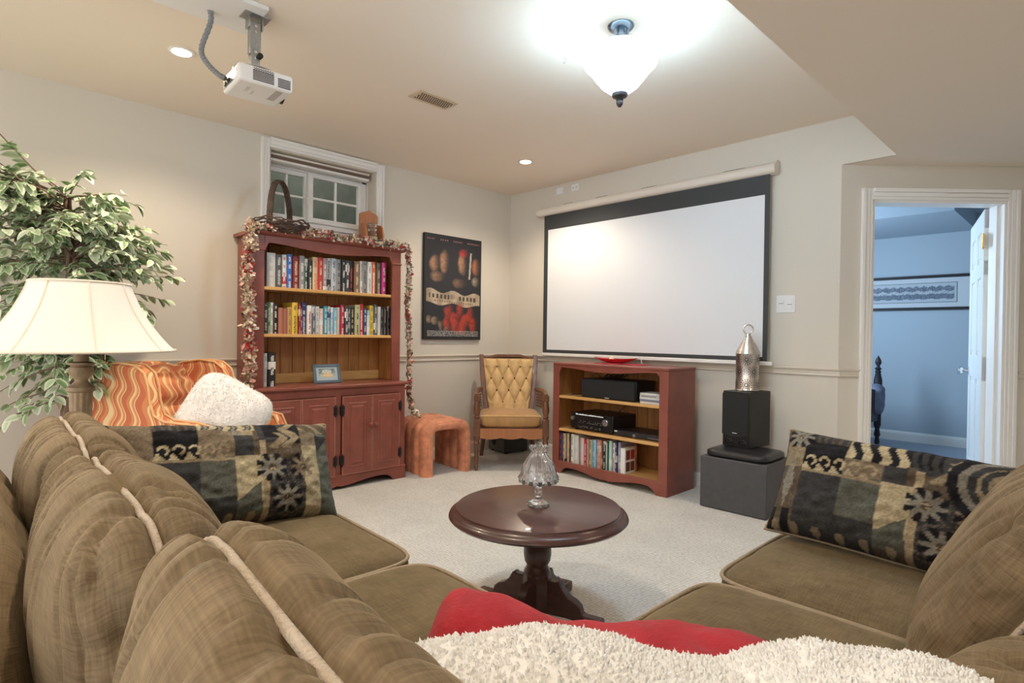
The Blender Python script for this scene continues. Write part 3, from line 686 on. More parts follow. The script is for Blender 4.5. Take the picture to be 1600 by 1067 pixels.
for y0, y1, l in ((-2.512,-2.280,True),(-2.276,-2.040,False),(-1.987,-1.757,True),(-1.753,-1.523,False)): panel_door(y0, y1, l)
# upper part
ux = .30; ua, ub = -2.548, -1.452
for a in (ua, ub-.02):
    hb('upper_side', MB().box(.02, ux-.018, a, a+.02, .722, 1.70), 'red', bevel=.002)
for a in (ua+.0205, ub-.0225):
    hb('side_lining', MB().box(.034, ux-.02, a, a+.002, .724, 1.695), 'pine')
hb('stile', MB().box(ux-.018, ux, ua-.002, -2.478, .722, 1.70), 'red', bevel=.002)
hb('stile', MB().box(ux-.018, ux, -1.524, ub+.002, .722, 1.70), 'red', bevel=.002)
# arched valance
n = 36; pts = [(-2.478,1.70)]
for i in range(n+1):
    u = i/n; y = -2.478+.954*u; k = abs(u-.5)*2
    z = 1.655 - .028*math.cos(u*2*PI)*-1*0 - .030*(0.5+.5*math.cos((u-.5)*2*PI)) - .055*max(0,(k-.93)/.07)**2
    pts.append((y, z))
pts += [(-1.524,1.70)]
hb('valance', MB().prism(pts, 'X', ux-.018, ux), 'red', bevel=.002)
hb('capital', MB().box(ux-.002, ux+.008, ua-.006, -2.472, 1.600, 1.612), 'red', bevel=.003)
hb('capital', MB().box(ux-.002, ux+.008, -1.530, ub+.006, 1.600, 1.612), 'red', bevel=.003)
hb('cornice', MB().prism([(.015,1.70),(ux+.012,1.70),(ux+.030,1.712),(ux+.034,1.724),(.015,1.724)], 'Y', ua-.028, ub+.028), 'red', bevel=.002)
hb('upper_top', MB().box(.034, ux-.018, ua+.02, ub-.02, 1.68, 1.70), 'pine')
# back boards, one by one
nb = 12; wb_ = (ub-ua-.046)/nb
for i in range(nb):
    y0 = ua+.023+i*wb_
    hb('back_board', MB().box(.022, .034, y0+.0015, y0+wb_-.0015, .722, 1.695), 'pine', bevel=.002)
hb('back_rail', MB().box(.034, .046, ua+.025, ub-.025, .722, .790), 'piney', bevel=.002)
for z in (1.352, 1.046):
    hb('shelf', MB().box(.035, ux-.018, ua+.024, ub-.024, z, z+.020).box(ux-.019, ux-.008, -2.477, -1.525, z-.001, z+.0205), 'piney', bevel=.003)

# ================================================================== BOOKS
def unit_book():
    """unit book: x 0..1 depth towards the spine at x=1, y -.5..+.5 thickness, z 0..1; cover with a rounded spine and pages inset"""
    m = MB(); n = 6; t = .09
    sp = [(1-.035+.035*math.sin(PI*i/n)*1., -.5+i/n) for i in range(n+1)]
    poly = [(0,-.5)] + sp + [(0,.5),(0,.5-t)] + [(.93,.5-t),(.93,-.5+t),(0,-.5+t)]
    m.prism(poly, 'Z', 0, 1)
    k = len(m.f); m.box(.03, .94, -.5+t*.9, .5-t*.9, .012, .985)
    me = bpy.data.meshes.new('book'); me.from_pydata(m.v, [], m.f)
    bm = bmesh.new(); bm.from_mesh(me); bmesh.ops.recalc_face_normals(bm, faces=bm.faces); bm.to_mesh(me); bm.free()
    me.materials.append(MT['spine']); me.materials.append(MT['pages'])
    for i, p in enumerate(me.polygons): p.material_index = 1 if i >= k else 0
    return me
BOOK = unit_book()
CN = {'navy':(.02,.04,.16),'blue':(.03,.13,.45),'lgrey':(.58,.58,.56),'dgrey':(.09,.09,.095),'white':(.74,.73,.70),'dred':(.24,.02,.025),'grey':(.28,.28,.28),
 'dgreen':(.03,.09,.05),'black':(.015,.015,.016),'cream':(.68,.52,.32),'red':(.55,.035,.03),'mauve':(.34,.27,.28),'pblue':(.50,.56,.62),'brown':(.22,.13,.08),
 'orange':(.68,.14,.05),'olive':(.11,.10,.05),'magenta':(.58,.03,.22),'char':(.045,.045,.05),'green':(.10,.25,.08),'terra':(.42,.16,.10),'dterra':(.34,.12,.08),
 'ochre':(.52,.32,.10),'yellow':(.75,.50,.06),'crimson':(.42,.015,.06),'slate':(.09,.11,.14),'teal':(.06,.30,.36),'lblue':(.28,.50,.62),'sky':(.20,.42,.60),
 'pink':(.68,.50,.47),'khaki':(.46,.46,.28),'dbrown':(.05,.032,.025),'purple':(.06,.035,.12),'lilac':(.34,.30,.40),'salmon':(.55,.20,.15),'aqua':(.46,.60,.58),'egreen':(.01,.16,.10),'lav':(.30,.30,.42),'tan':(.50,.40,.27)}
WORD = {'navy':'navy blue','lgrey':'light grey','dgrey':'dark grey','dred':'dark red','dgreen':'dark green','pblue':'pale blue','char':'charcoal','terra':'terracotta','dterra':'dark terracotta','lblue':'light blue','sky':'sky blue','dbrown':'dark brown','egreen':'emerald green','lav':'lavender','magenta':'magenta pink'}
ORD = ['first','second','third','fourth','fifth','sixth','seventh','eighth','ninth','tenth','eleventh','twelfth','thirteenth','fourteenth','fifteenth','sixteenth','seventeenth','eighteenth','nineteenth','twentieth','twenty-first','twenty-second','twenty-third','twenty-fourth','twenty-fifth','twenty-sixth','twenty-seventh','twenty-eighth','twenty-ninth','thirtieth','thirty-first','thirty-second','thirty-third','thirty-fourth','thirty-fifth']
def book(loc, w, d, h, col, pr, label, group, rz=0, tilt=0):
    o = bpy.data.objects.new('book', BOOK); COL.objects.link(o); o.location = loc; o.scale = (d, w*.96, h); o.rotation_euler = (tilt, 0, rz)
    o.color = c4(CN[col]); o['print_colour'] = [float(q) for q in CN[pr]]
    return tag(o, label, 'book', group)
TOP = [(-2.468,-2.456,.231,'navy','white'),(-2.444,-2.386,.224,'lgrey','white'),(-2.383,-2.342,.218,'dgrey','lgrey'),(-2.342,-2.307,.222,'white','red'),(-2.306,-2.269,.23,'blue','white'),(-2.265,-2.223,.219,'dred','cream'),(-2.221,-2.185,.227,'grey','white'),(-2.185,-2.16,.218,'dgreen','white'),(-2.16,-2.132,.202,'black','white'),(-2.13,-2.091,.227,'cream','orange'),(-2.091,-2.06,.228,'red','cream'),(-2.057,-2.027,.226,'mauve','white'),(-2.024,-1.992,.231,'lgrey','black'),(-1.99,-1.95,.234,'pblue','dgrey'),(-1.949,-1.914,.231,'grey','black'),(-1.912,-1.883,.23,'black','white'),(-1.882,-1.85,.23,'char','white'),(-1.848,-1.815,.23,'black','red'),(-1.813,-1.771,.228,'brown','cream'),(-1.764,-1.742,.236,'white','dgrey'),(-1.742,-1.71,.238,'grey','black'),(-1.707,-1.67,.236,'white','grey'),(-1.667,-1.631,.24,'orange','white'),(-1.628,-1.59,.238,'olive','tan'),(-1.585,-1.546,.243,'magenta','white')]
SEC = [(-2.464,-2.435,.203,'char','lgrey'),(-2.435,-2.414,.206,'green','white'),(-2.414,-2.395,.206,'white','brown'),(-2.394,-2.363,.198,'black','white'),(-2.363,-2.332,.173,'terra','terra'),(-2.332,-2.305,.169,'dterra','dterra'),(-2.305,-2.274,.179,'ochre','brown'),(-2.272,-2.231,.213,'yellow','olive'),(-2.228,-2.214,.21,'dred','cream'),(-2.214,-2.2,.183,'crimson','white'),(-2.201,-2.169,.216,'navy','lgrey'),(-2.165,-2.132,.198,'white','crimson'),(-2.131,-2.109,.202,'slate','lgrey'),(-2.106,-2.076,.194,'lgrey','grey'),(-2.074,-2.043,.181,'pink','white'),(-2.041,-2.014,.199,'teal','white'),(-2.012,-1.989,.198,'pblue','navy'),(-1.987,-1.969,.194,'lblue','white'),(-1.968,-1.943,.19,'sky','white'),(-1.941,-1.917,.195,'cream','lblue'),(-1.915,-1.887,.212,'crimson','white'),(-1.885,-1.859,.202,'char','white'),(-1.857,-1.838,.199,'dgrey','lgrey'),(-1.838,-1.806,.2,'black','tan'),(-1.806,-1.767,.219,'khaki','dgreen'),(-1.765,-1.731,.228,'red','white'),(-1.729,-1.705,.2,'navy','white'),(-1.703,-1.681,.183,'white','lblue'),(-1.678,-1.642,.22,'yellow','green'),(-1.641,-1.617,.228,'slate','white'),(-1.615,-1.593,.214,'lgrey','pblue'),(-1.591,-1.565,.21,'char','grey'),(-1.565,-1.539,.21,'dbrown','grey'),(-1.537,-1.509,.222,'black','brown'),(-1.507,-1.494,.214,'char','tan')]
def row(tab, z, where, group):
    for i, (a, b, h, c, p) in enumerate(tab):
        fxx = .25+random.uniform(-.012,.008); d = random.uniform(.15,.19)
        book((fxx-d,(a+b)/2,z), b-a, d, h, c, p, '%s book, %s from the left on %s' % (WORD.get(c,c), ORD[i], where), group)
row(TOP, 1.3725, 'the hutch top shelf', 'books on the top shelf of the hutch')
row(SEC, 1.0665, 'the hutch middle shelf', 'books on the middle shelf of the hutch')
book((.10,-2.455,.7225), .026, .17, .217, 'lgrey', 'grey', 'pale grey book standing at the left end of the hutch counter', 'books on the hutch counter')
book((.10,-2.414,.7225), .048, .18, .220, 'black', 'white', 'thick black book with white lettering at the left end of the hutch counter', 'books on the hutch counter')
# framed photo on the counter
fr = thing('picture_frame', 'small blue-grey framed photograph standing on the hutch counter', 'picture frame', (.235,-2.005,.7225), -.02)
fm = Matrix.Rotation(-.26, 4, 'Y'); gm = pm('blue_grey_frame', (.11,.16,.20), .35)
m = MB()
for y0, y1, z0, z1 in ((-.10,.10,0,.020),(-.10,.10,.115,.135),(-.10,-.080,0,.135),(.080,.10,0,.135)): m.mbox(fm, -.006, .010, y0, y1, z0, z1)
m.build('frame', gm, fr, bevel=.003)
MB().mbox(fm, -.005, .003, -.082, .082, .018, .117).build('mat_board', pm('blue_mat',(.42,.52,.60),.6), fr)
def pic(U, V):
    c = np.zeros((len(U),3)); c[:] = (.32,.40,.42); rs = np.random.RandomState(1); n = rs.rand(len(U))
    c[(V>.55)&(n>.5)] = (.08,.12,.07); c[V<.25] = (.45,.50,.50)
    k = ((U-.55)/.28)**2+((V-.38)/.22)**2 < 1; c[k] = (.75,.50,.22); k = (np.abs(V-.33)<.05)&(np.abs(U-.5)<.4); c[k] = (.70,.60,.40)
    k = ((U-.5)/.3)**2+((V-.72)/.2)**2 < 1; c[k&(n>.4)] = (.70,.72,.70)
    return c
grid_print('photo', .120, .072, 30, 18, pic, 'print', fr, fm @ Matrix.Translation((.0036,0,.068)) @ Matrix.Rotation(PI/2,4,'Z'))
MB().tube([(-.03,0,.10),(-.075,0,.001)], .005, 6).build('easel_leg', 'black', fr)

# ---- on top of the hutch
bk = thing('twig_basket', 'dark woven twig basket with a tall handle on top of the hutch', 'basket', (.225,-2.35,1.7245), -PI/4+PI/2*2)
tw = MB(); rnd = random.Random(4)
for k in range(26):
    h = rnd.uniform(.012,.078); R = .145+.055*(h/.08)+rnd.uniform(-.01,.012); ph = rnd.uniform(0,6.28); am = rnd.uniform(.004,.012)
    tw.tube([(R*math.cos(a)*(1.0+.03*math.sin(3*a+ph)), R*.92*math.sin(a), h+am*math.sin(5*a+ph)+.006*math.sin(11*a+ph*2)) for a in [2*PI*i/40 for i in range(40)]], rnd.uniform(.0035,.006), 5, closed=True)
stuff(tw.build('woven_twigs', 'twig', bk, smooth=True))
MB().lathe([(0,.001),(.135,.001),(.145,.010),(0,.012)], seg=24).build('base', 'twig', bk)
hd = MB()
for k in range(7):
    ph = k*2*PI/7
    hd.tube([(.165*math.cos(a)+.012*math.cos(ph+a*7), .014*math.sin(ph+a*7), .03+.325*math.sin(a)**.75) for a in [PI*i/36 for i in range(37)]], .0065, 5)
hd.build('handle', 'twig', bk, smooth=True)
sn = thing('wooden_sconce', 'orange wooden candle sconce standing on top of the hutch', 'sconce', (.105,-1.618,1.7245))
MB().prism([(-.078,0),(.078,0),(.078,.262),(.062,.275),(.02,.285),(0,.298),(-.02,.285),(-.062,.275),(-.078,.262)], 'X', -.012, .006).build('backboard', 'orangewood', sn, bevel=.003)
MB().prism([(.006,0),(.10,0),(.10,.10),(.085,.165),(.05,.185),(.006,.19)], 'Y', .066, .078).build('side_panel', 'orangewood', sn, bevel=.002)
MB().prism([(.006,0),(.10,0),(.10,.10),(.085,.165),(.05,.185),(.006,.19)], 'Y', -.078, -.066).build('side_panel', 'orangewood', sn, bevel=.002)
MB().box(.006,.10,-.066,.066,0,.012).build('ledge', 'orangewood', sn)
gj = thing('glass_jar', 'small clear glass jar with a rippled neck inside the wooden sconce', 'jar', (.160,-1.618,1.7375))
MB().lathe([(0,0),(.036,0),(.040,.006),(.042,.06),(.040,.10),(.030,.118),(.034,.130),(.040,.150),(.030,.158),(.036,.175),(.022,.182),(0,.184)], seg=24, fn=lambda a,t,z: 1+.05*math.cos(9*a)*(1 if z > .11 else .3)).build('jar_body', 'glass', gj, smooth=True)
MB().lathe([(0,.004),(.028,.004),(.028,.075),(0,.078)], seg=14).build('candle', 'wax', gj)
gl = thing('rag_garland', 'cream and red rag garland draped over the hutch top and sides', 'garland', (.32,-2.0,1.73))
go = (.32,-2.0,1.73)
path = []
for z in np.linspace(.62,1.70,30): path.append((.335+.012*math.sin(z*11), -2.598+.012*math.sin(z*8), z))
for y in np.linspace(-2.585,-1.425,44): path.append((.325+.010*math.sin(y*17), y, 1.742+.004*math.sin(y*23)))
for z in np.linspace(1.70,.60,28): path.append((.300+.010*math.sin(z*9), -1.405+.004*math.sin(z*13)+.03*(1.7-z)/1.1, z))
path += [(.31,-1.372,.545),(.33,-1.355,.48),(.36,-1.33,.452)]
MB().tube(path, .004, 6).build('cord', 'rag_green', gl, off=go)
rag = {k: MB() for k in ('rag_cream','rag_white','rag_red','rag_pink','rag_green')}
rnd = random.Random(11)
def strip(m, p, d, L, w):
    d = d.normalized(); s = d.orthogonal().normalized(); s.rotate(Matrix.Rotation(rnd.uniform(0,6.28),3,d)); nrm = d.cross(s)
    c1 = nrm*rnd.uniform(-.012,.012); c2 = nrm*rnd.uniform(-.02,.02)
    rowp = []
    for t, ww, c in ((0,.35,Vector()),(.35,1,c1),(.75,.9,c1*1.2+c2*.4),(1,.55,c2)):
        q = p+d*(L*t)+c; rowp += [q-s*(w*ww), q+s*(w*ww)]
    m.add(rowp, [(0,1,3,2),(2,3,5,4),(4,5,7,6)])
for i in range(len(path)-1):
    a, b = Vector(path[i]), Vector(path[i+1]); seg_l = (b-a).length; vert_ = abs((b-a).normalized().z) > .6
    left = i < 30
    n = int(seg_l/.0042*(4.2 if left else (2.6 if vert_ else 3.6)))
    for k in range(n):
        p = a.lerp(b, rnd.random()); q = rnd.random(); red_here = math.sin(p.z*13+p.y*19) > .45
        cut = (.28 if red_here else .05)
        nm = 'rag_red' if q < cut else 'rag_pink' if q < cut+.14 else 'rag_white' if q < cut+.36 else 'rag_green' if q < cut+(.42 if left else .58) and not left or q > .985 else 'rag_cream'
        d = Vector((rnd.uniform(-.4,1), rnd.uniform(-1,1), rnd.uniform(-1,1)))
        if vert_ and not left: d.y = abs(d.y)*.7+.05
        if not vert_: d.z = d.z*.5+.15; d.x = abs(d.x)
        if left: d.y = -abs(d.y)*.6 + rnd.uniform(0,.7)*1; d.x = abs(d.x)
        L = rnd.uniform(.03,.07)*(1 if left else .72)
        strip(rag[nm], p, d, L, rnd.uniform(.006,.013))
for k, m in rag.items(): stuff(m.build(k.replace('rag_','')+'_rags', k, gl, off=go))
# ================================================================== POSTER AND SCREEN
po = thing('movie_poster', 'dark unframed poster panel with warm figures and tan banner on the wall', 'poster', (0,-.718,1.49))
MB().box(.002,.030,-.320,.320,-.456,.456).build('panel', 'black', po, bevel=.002)
def poster(U, V):
    rs = np.random.RandomState(5); n = rs.rand(len(U)); c = np.zeros((len(U),3)); c[:] = (.022,.023,.028)
    g = np.array([nz(u*9, v*13, 1.) for u, v in zip(U, V)]); g2 = np.array([nz(u*30, v*40, 5.) for u, v in zip(U, V)])
    def blob(cx, cy, rx, ry, col, k=.35):
        d = ((U-cx)/rx)**2+((V-cy)/ry)**2 + g*k; w = np.clip(1.15-d, 0, 1)[:,None]**.8*((.75+.5*np.clip(g2+.3,0,1))*np.clip(.62-.75*(U-cx)/rx,.12,1))[:,None]; c[:] = c*(1-w)+np.array(col)*w
    blob(.17,.72,.09,.08,(.42,.22,.13)); blob(.33,.75,.085,.11,(.45,.24,.14)); blob(.65,.74,.085,.11,(.44,.23,.13)); blob(.90,.73,.08,.09,(.40,.16,.08))
    blob(.68,.85,.10,.045,(.42,.03,.04)); blob(.22,.60,.13,.05,(.30,.17,.10)); blob(.60,.55,.12,.05,(.22,.12,.08)); blob(.90,.58,.08,.05,(.32,.26,.18))
    k = np.abs((U-.79)-.10*(V-.72)) < .016; c[k & (V>.60) & (V<.86)] = (.40,.37,.33)
    # tan banner with a wavy edge
    top = .455+.018*np.sin(U*16)-.03*(U-.5); bot = .335+.014*np.sin(U*14+1)-.02*(U-.5)
    k = (V<top)&(V>bot)&(U>.03)&(U<.975); c[k] = (np.array((.50,.40,.29))[None]*(.8+.5*np.clip(g[k],-.4,.5))[:,None])
    k2 = k & (np.abs(V-.405+.03*(U-.5))<.020) & (np.sin(U*95)>-.1) & (U>.08)&(U<.92) & ~((U>.42)&(U<.58)); c[k2] = (.06,.045,.035)
    k3 = k & (np.abs(V-.360+.03*(U-.5))<.006) & (np.sin(U*150)>0) & (U>.16)&(U<.85); c[k3] = (.20,.10,.07)
    blob(.50,.41,.07,.035,(.05,.04,.03),.6)
    for cx, cy in ((.42,.27),(.52,.20),(.62,.27),(.72,.19),(.80,.25),(.55,.12),(.40,.14),(.86,.14),(.68,.11)): blob(cx,cy,.09,.07,(.50,.055,.03),.9)
    for cx, cy in ((.08,.19),(.18,.17),(.28,.13),(.38,.10)): blob(cx,cy,.06,.04,(.34,.24,.16),1.2)
    for v0 in (.050,.064,.078,.036): k = (np.abs(V-v0)<.0045)&(n>.35)&(U>.05)&(U<.95); c[k] = (.38,.36,.35)
    for a, b in ((.04,.16),(.24,.39),(.48,.64),(.73,.97)): k = (np.abs(V-.952+.0*(U))<.008)&(U>a)&(U<b)&(np.sin(U*170)>-.2); c[k] = (.24,.13,.13)
    return c
grid_print('poster_print', .636, .908, 150, 214, poster, 'print', po, Matrix.Translation((.0312,0,0)) @ Matrix.Rotation(PI/2,4,'Z'))

ps = thing('projector_screen', 'pulled-down white projection screen with black border and cream housing', 'projector screen', (1.5,-.05,2.2))
so_ = (1.5,-.05,2.2)
hp = arc(-.052, 2.200, .036, PI*.5, PI*1.5, 10); hp = [(-.010,2.240)] + [(x, z) for x, z in hp] + [(-.010,2.160)]
MB().prism(hp, 'X', .425, 2.545).build('housing', 'casing', ps, bevel=.003, off=so_)
for x in (.418, 2.542): MB().prism([(a-.0015 if a < -.02 else a, z) for a, z in hp], 'X', x, x+.012).box(x+.002, x+.010, -.045,-.005, 2.238, 2.252).build('end_cap', 'casing', ps, bevel=.003, off=so_)
for a, b in ((.70,.80),(1.06,1.17),(1.50,1.64),(2.18,2.33)): MB().box(a, b, -.028,-.001, 2.2405, 2.2475).build('bracket', 'dark', ps, off=so_)
MB().box(.497,2.511,-.0515,-.0485,.925,2.17).build('black_border', 'screenb', ps, off=so_)
MB().box(.546,2.480,-.0530,-.0516,.955,2.033).build('viewing_surface', 'screenw', ps, off=so_)
MB().box(.497,2.545,-.064,-.036,.899,.926).build('bottom_bar', 'white', ps, bevel=.004, off=so_)

# ================================================================== MEDIA CABINET
mo = (1.52,-.29,0); mc = thing('media_cabinet', 'low barn-red open media cabinet with pine shelves under the screen', 'cabinet', mo)
def cb_(name, m, mat, **kw): return m.build(name, mat, mc, off=mo, **kw)
xa, xb, y0, y1, mh = 1.008, 2.035, -.478, -.112, .868
cb_('side', MB().box(xa, xa+.022, y0+.018, y1, 0, mh-.02), 'red', bevel=.002)
cb_('side', MB().box(xb-.022, xb, y0+.018, y1, 0, mh-.02), 'red', bevel=.002)
cb_('top', MB().box(xa-.002, xb+.002, y0-.002, y1, mh-.02, mh), 'red', bevel=.005)
cb_('stile', MB().box(xa, 1.070, y0, y0+.018, .09, mh-.02), 'red', bevel=.002)
cb_('stile', MB().box(1.967, xb, y0, y0+.018, .09, mh-.02), 'red', bevel=.002)
n = 40; pts = [(1.070,mh-.02)]
for i in range(n+1):
    u = i/n; k = abs(u-.5)*2; pts.append((1.070+.897*u, .832-.024*(.5+.5*math.cos((u-.5)*2*PI)) - .03*max(0,(k-.95)/.05)**2))
pts.append((1.967,mh-.02))
cb_('valance', MB().prism(pts, 'Y', y0, y0+.018), 'red', bevel=.002)
cb_('apron', MB().prism(scallop(xa, xb, .0955, .060, .085), 'Y', y0-.002, y0+.018), 'red', bevel=.002)
cb_('lining', MB().box(xa+.022, xa+.026, y0+.02, y1-.012, .1, mh-.022), 'pine')
cb_('lining', MB().box(xb-.026, xb-.022, y0+.02, y1-.012, .1, mh-.022), 'pine')
nb = 11; w_ = (xb-xa-.05)/nb
for i in range(nb): cb_('back_board', MB().box(xa+.025+i*w_+.001, xa+.025+(i+1)*w_-.001, y1-.012, y1, .05, mh-.022), 'pine', bevel=.0015)
for z, nm in ((.592,'shelf'),(.334,'shelf'),(.068,'bottom_shelf')):
    cb_(nm, MB().box(xa+.024, xb-.024, y0+.019, y1-.013, z, z+.019).box(1.0705, 1.9665, y0+.003, y0+.020, z-.0005, z+.0195), 'pinex', bevel=.003)
S1, S2, S3 = .6115, .3535, .0875
# centre speaker
cs = thing('center_speaker', 'long black centre speaker on the upper shelf of the media cabinet', 'speaker', (1.50,-.43,S1))
MB().box(-.245,.245,.012,.25,0,.145).build('cabinet', 'black', cs, bevel=.004)
MB().box(-.240,.240,-.006,.012,.004,.141).build('grille', 'grille', cs, bevel=.006)
MB().box(-.02,.02,-.0075,-.005,.008,.013).build('badge', 'plate', cs)
# receiver
rc = thing('av_receiver', 'black receiver with round knobs on the middle shelf of the media cabinet', 'receiver', (1.355,-.425,S2))
MB().box(-.195,.195,.012,.30,.012,.132).build('case', 'black', rc, bevel=.003)
MB().box(-.198,.198,-.004,.012,.010,.134).build('front_panel', pm('gloss_black',(.016,.016,.017),.18), rc, bevel=.003)
for sx in (-.16,.16):
    for sy in (.03,.27): MB().lathe([(.018,0),(.020,.004),(.016,.012)], (sx,sy,0), 14).build('foot', 'black', rc)
for x, z, r in ((-.178,.088,.016),(.135,.082,.026)):
    MB().lathe([(0,0),(r,0),(r,.012),(r*.85,.016),(0,.016)], seg=24).xf(Matrix.Translation((x,-.004,z)) @ Matrix.Rotation(PI/2,4,'X')).build('knob', 'steel', rc, smooth=True)
rnd = random.Random(2); mk = MB()
x = -.15
while x < .10:
    w = rnd.uniform(.005,.012); mk.box(x, x+w, -.0052,-.004, .117, .117+rnd.uniform(.004,.009)); x += w+rnd.uniform(.002,.005)
mk.build('display_marks', pm('pale_print',(.75,.75,.72),.5,emit=(.8,.82,.8),es=.25), rc)
mk = MB()
for zz in (.070,.058,.030,.022):
    x = -.12
    while x < .09:
        w = rnd.uniform(.003,.010)
        if rnd.random() < .6: mk.box(x, x+w, -.0050,-.004, zz, zz+.003)
        x += w+rnd.uniform(.004,.010)
mk.build('button_marks', pm('grey_print',(.32,.32,.31),.5), rc)
MB().box(.088,.0885,-.0046,-.004,.014,.130).build('panel_seam', 'dark', rc)
# disc player
dv = thing('disc_player', 'slim black disc player beside the receiver in the media cabinet', 'disc player', (1.757,-.42,S2))
MB().box(-.195,.195,.006,.24,.006,.042).build('case', 'black', dv, bevel=.002)
MB().box(-.195,.195,-.006,.006,.005,.043).build('front_panel', pm('dark_gloss',(.03,.03,.032),.15), dv, bevel=.003)
MB().lathe([(0,0),(.012,0),(.012,.004),(0,.005)], seg=18).xf(Matrix.Translation((-.02,-.006,.020)) @ Matrix.Rotation(PI/2,4,'X')).build('button', 'steel', dv)
MB().box(-.192,-.165,-.007,-.005,.030,.038).build('badge', 'plate', dv)
MB().box(.09,.18,-.0068,-.005,.016,.019).build('marks', 'steel', dv)
for x in (-.15,.15):
    for y in (.03,.21): MB().lathe([(.012,0),(.010,.006)], (x,y,0), 10).build('foot', 'black', dv)
# cables
cab = MB(); rnd = random.Random(5)
cab.tube([(1.20+.055*math.cos(a)+.01*math.sin(3*a), -.20+.03*math.sin(a), .70+.075*math.sin(a)) for a in [2*PI*i/30 for i in range(31)]] + [(1.3,-.19,.765),(1.36,-.18,.79)], .0035, 6)
for k in range(4):
    ph = rnd.uniform(0,6); cx = 1.34+.045*k
    cab.tube([(cx+.045*math.cos(a), -.165+.012*math.sin(2*a+ph), .785+.026*math.sin(a+ph*.2)) for a in [2*PI*i/22 for i in range(22)]], .0035, 6, closed=True)
cab.tube([(1.20,-.20,.63),(1.15,-.30,.618),(1.10,-.36,.616)], .0035, 6)
o = cab.build('cable_coil', 'black', smooth=True); tag(o, 'black cables coiled behind the centre speaker', 'cable')
o = MB().tube([(1.44,-.20,.49),(1.47,-.17,.53),(1.50,-.15,.57),(1.51,-.14,.59)], .0035, 6).build('cable', 'black', smooth=True); tag(o, 'black cable rising behind the receiver to the upper shelf', 'cable')
# disc cases
dcol = [((.70,.66,.56),'cream'),((.20,.24,.42),'blue and white'),((.66,.66,.66),'light grey'),((.58,.60,.64),'pale'),((.56,.55,.50),'grey-beige')]
zc = S1; posn = ['lowest','second lowest','middle','second highest','top']
for k, (c, wd) in enumerate(dcol):
    o = thing('disc_case', '%s disc case, %s of the stack beside the centre speaker' % (wd, posn[k]), 'disc case', (1.875+random.uniform(-.006,.006),-.37,zc), random.uniform(-.04,.04), 'disc cases in the media cabinet')
    b = MB().box(-.085,.085,-.068,.068,0,.0145).build('sleeve', 'objcol', o, bevel=.0015); b.color = c4(c)
    b = MB().box(-.07,.05,-.0686,-.067,.004,.0105).build('spine_label', 'objcol', o); b.color = c4([.8-.55*(k % 2)]*3)
    zc += .0152
MED = [(1.05,1.08,.225,'purple','orange'),(1.083,1.113,.222,'tan','char'),(1.123,1.147,.224,'cream','tan'),(1.148,1.165,.227,'dbrown','orange'),(1.167,1.198,.227,'white','green'),(1.198,1.245,.225,'lgrey','white'),(1.255,1.293,.209,'pink','lgrey'),(1.294,1.325,.207,'crimson','pink'),(1.327,1.342,.208,'tan','olive'),(1.347,1.373,.214,'tan','dbrown'),(1.376,1.412,.212,'lblue','teal'),(1.415,1.428,.218,'lilac','white'),(1.428,1.459,.218,'salmon','pink'),(1.461,1.471,.212,'brown','tan'),(1.471,1.498,.212,'black','lgrey'),(1.499,1.512,.205,'white','lgrey'),(1.512,1.525,.207,'egreen','egreen'),(1.526,1.552,.222,'aqua','white'),(1.56,1.582,.22,'white','char'),(1.584,1.603,.22,'purple','lgrey'),(1.605,1.628,.221,'lav','lgrey')]
for i, (a, b, h, c, p) in enumerate(MED):
    d = random.uniform(.16,.20)
    book(((a+b)/2, -.445+d+random.uniform(-.004,.008), S3), b-a, d, h, c, p, '%s book, %s from the left at the bottom of the media cabinet' % (WORD.get(c,c), ORD[i]), 'books on the bottom shelf of the media cabinet', -PI/2)
bx = thing('photo_album', 'white album box with four red photo squares, right of the bottom-shelf books', 'album', (1.634,-.445,S3), .0)
MB().box(.002,.040,0,.13,0,.185).build('case', 'plate', bx, bevel=.002)
MB().box(.0405,.0415,.004,.126,.004,.181).build('cover', 'plate', bx)
for yy0 in (.012,.070):
    for zz0, c in ((.016,(.16,.05,.04)),(.100,(.34,.05,.035))):
        q = MB().box(.0416,.0422,yy0,yy0+.050,zz0,zz0+.068).build('photo_square', 'objcol', bx); q.color = c4((c[0]*(1.4 if yy0 > .05 else .7), c[1], c[2]))
MB().box(.004,.038,.004,.126,.1852,.187).build('pages', 'pages', bx)
o = MB().lathe([(0,0),(.010,.0),(.013,.01),(.008,.03),(.014,.05),(.010,.068),(0,.072)], seg=14).build('wooden_figurine', 'honey', smooth=True)
MB; o.location = (1.665,-.30,S3+.125); 
o.location.z = S3; o.scale = (1.3,1.3,2.85); tag(o, 'small wooden knobbed figure peeking above the white album box', 'figurine')
# on top: cloth, dish, candle
cl_ = MB(); nn = 14
pv = [(1.30+.40*i/nn+.02*math.sin(j), -.34+.20*j/6+.02*math.sin(i*.9), mh+.0035+.0022*math.sin(i*1.7+j*2)) for j in range(7) for i in range(nn+1)]
cl_.add(pv, [(j*(nn+1)+i, j*(nn+1)+i+1, (j+1)*(nn+1)+i+1, (j+1)*(nn+1)+i) for j in range(6) for i in range(nn)])
o = cl_.build('red_napkin', 'redcloth', smooth='full'); sd = o.modifiers.new('solidify','SOLIDIFY'); sd.thickness = .002; tag(o, 'pinkish red cloth lying on top of the media cabinet', 'cloth')
ds = thing('red_dish', 'shallow red boat-shaped dish on top of the media cabinet', 'dish', (1.42,-.22,mh+.008), .12)
m = MB().lathe([(0,0),(.055,0),(.085,.010),(.115,.026),(.122,.031),(.117,.031),(.08,.016),(.05,.006),(0,.005)], seg=36); m.v = [(x*1.55, y*.62, z+.010*abs(x/.12)**2) for x, y, z in m.v]
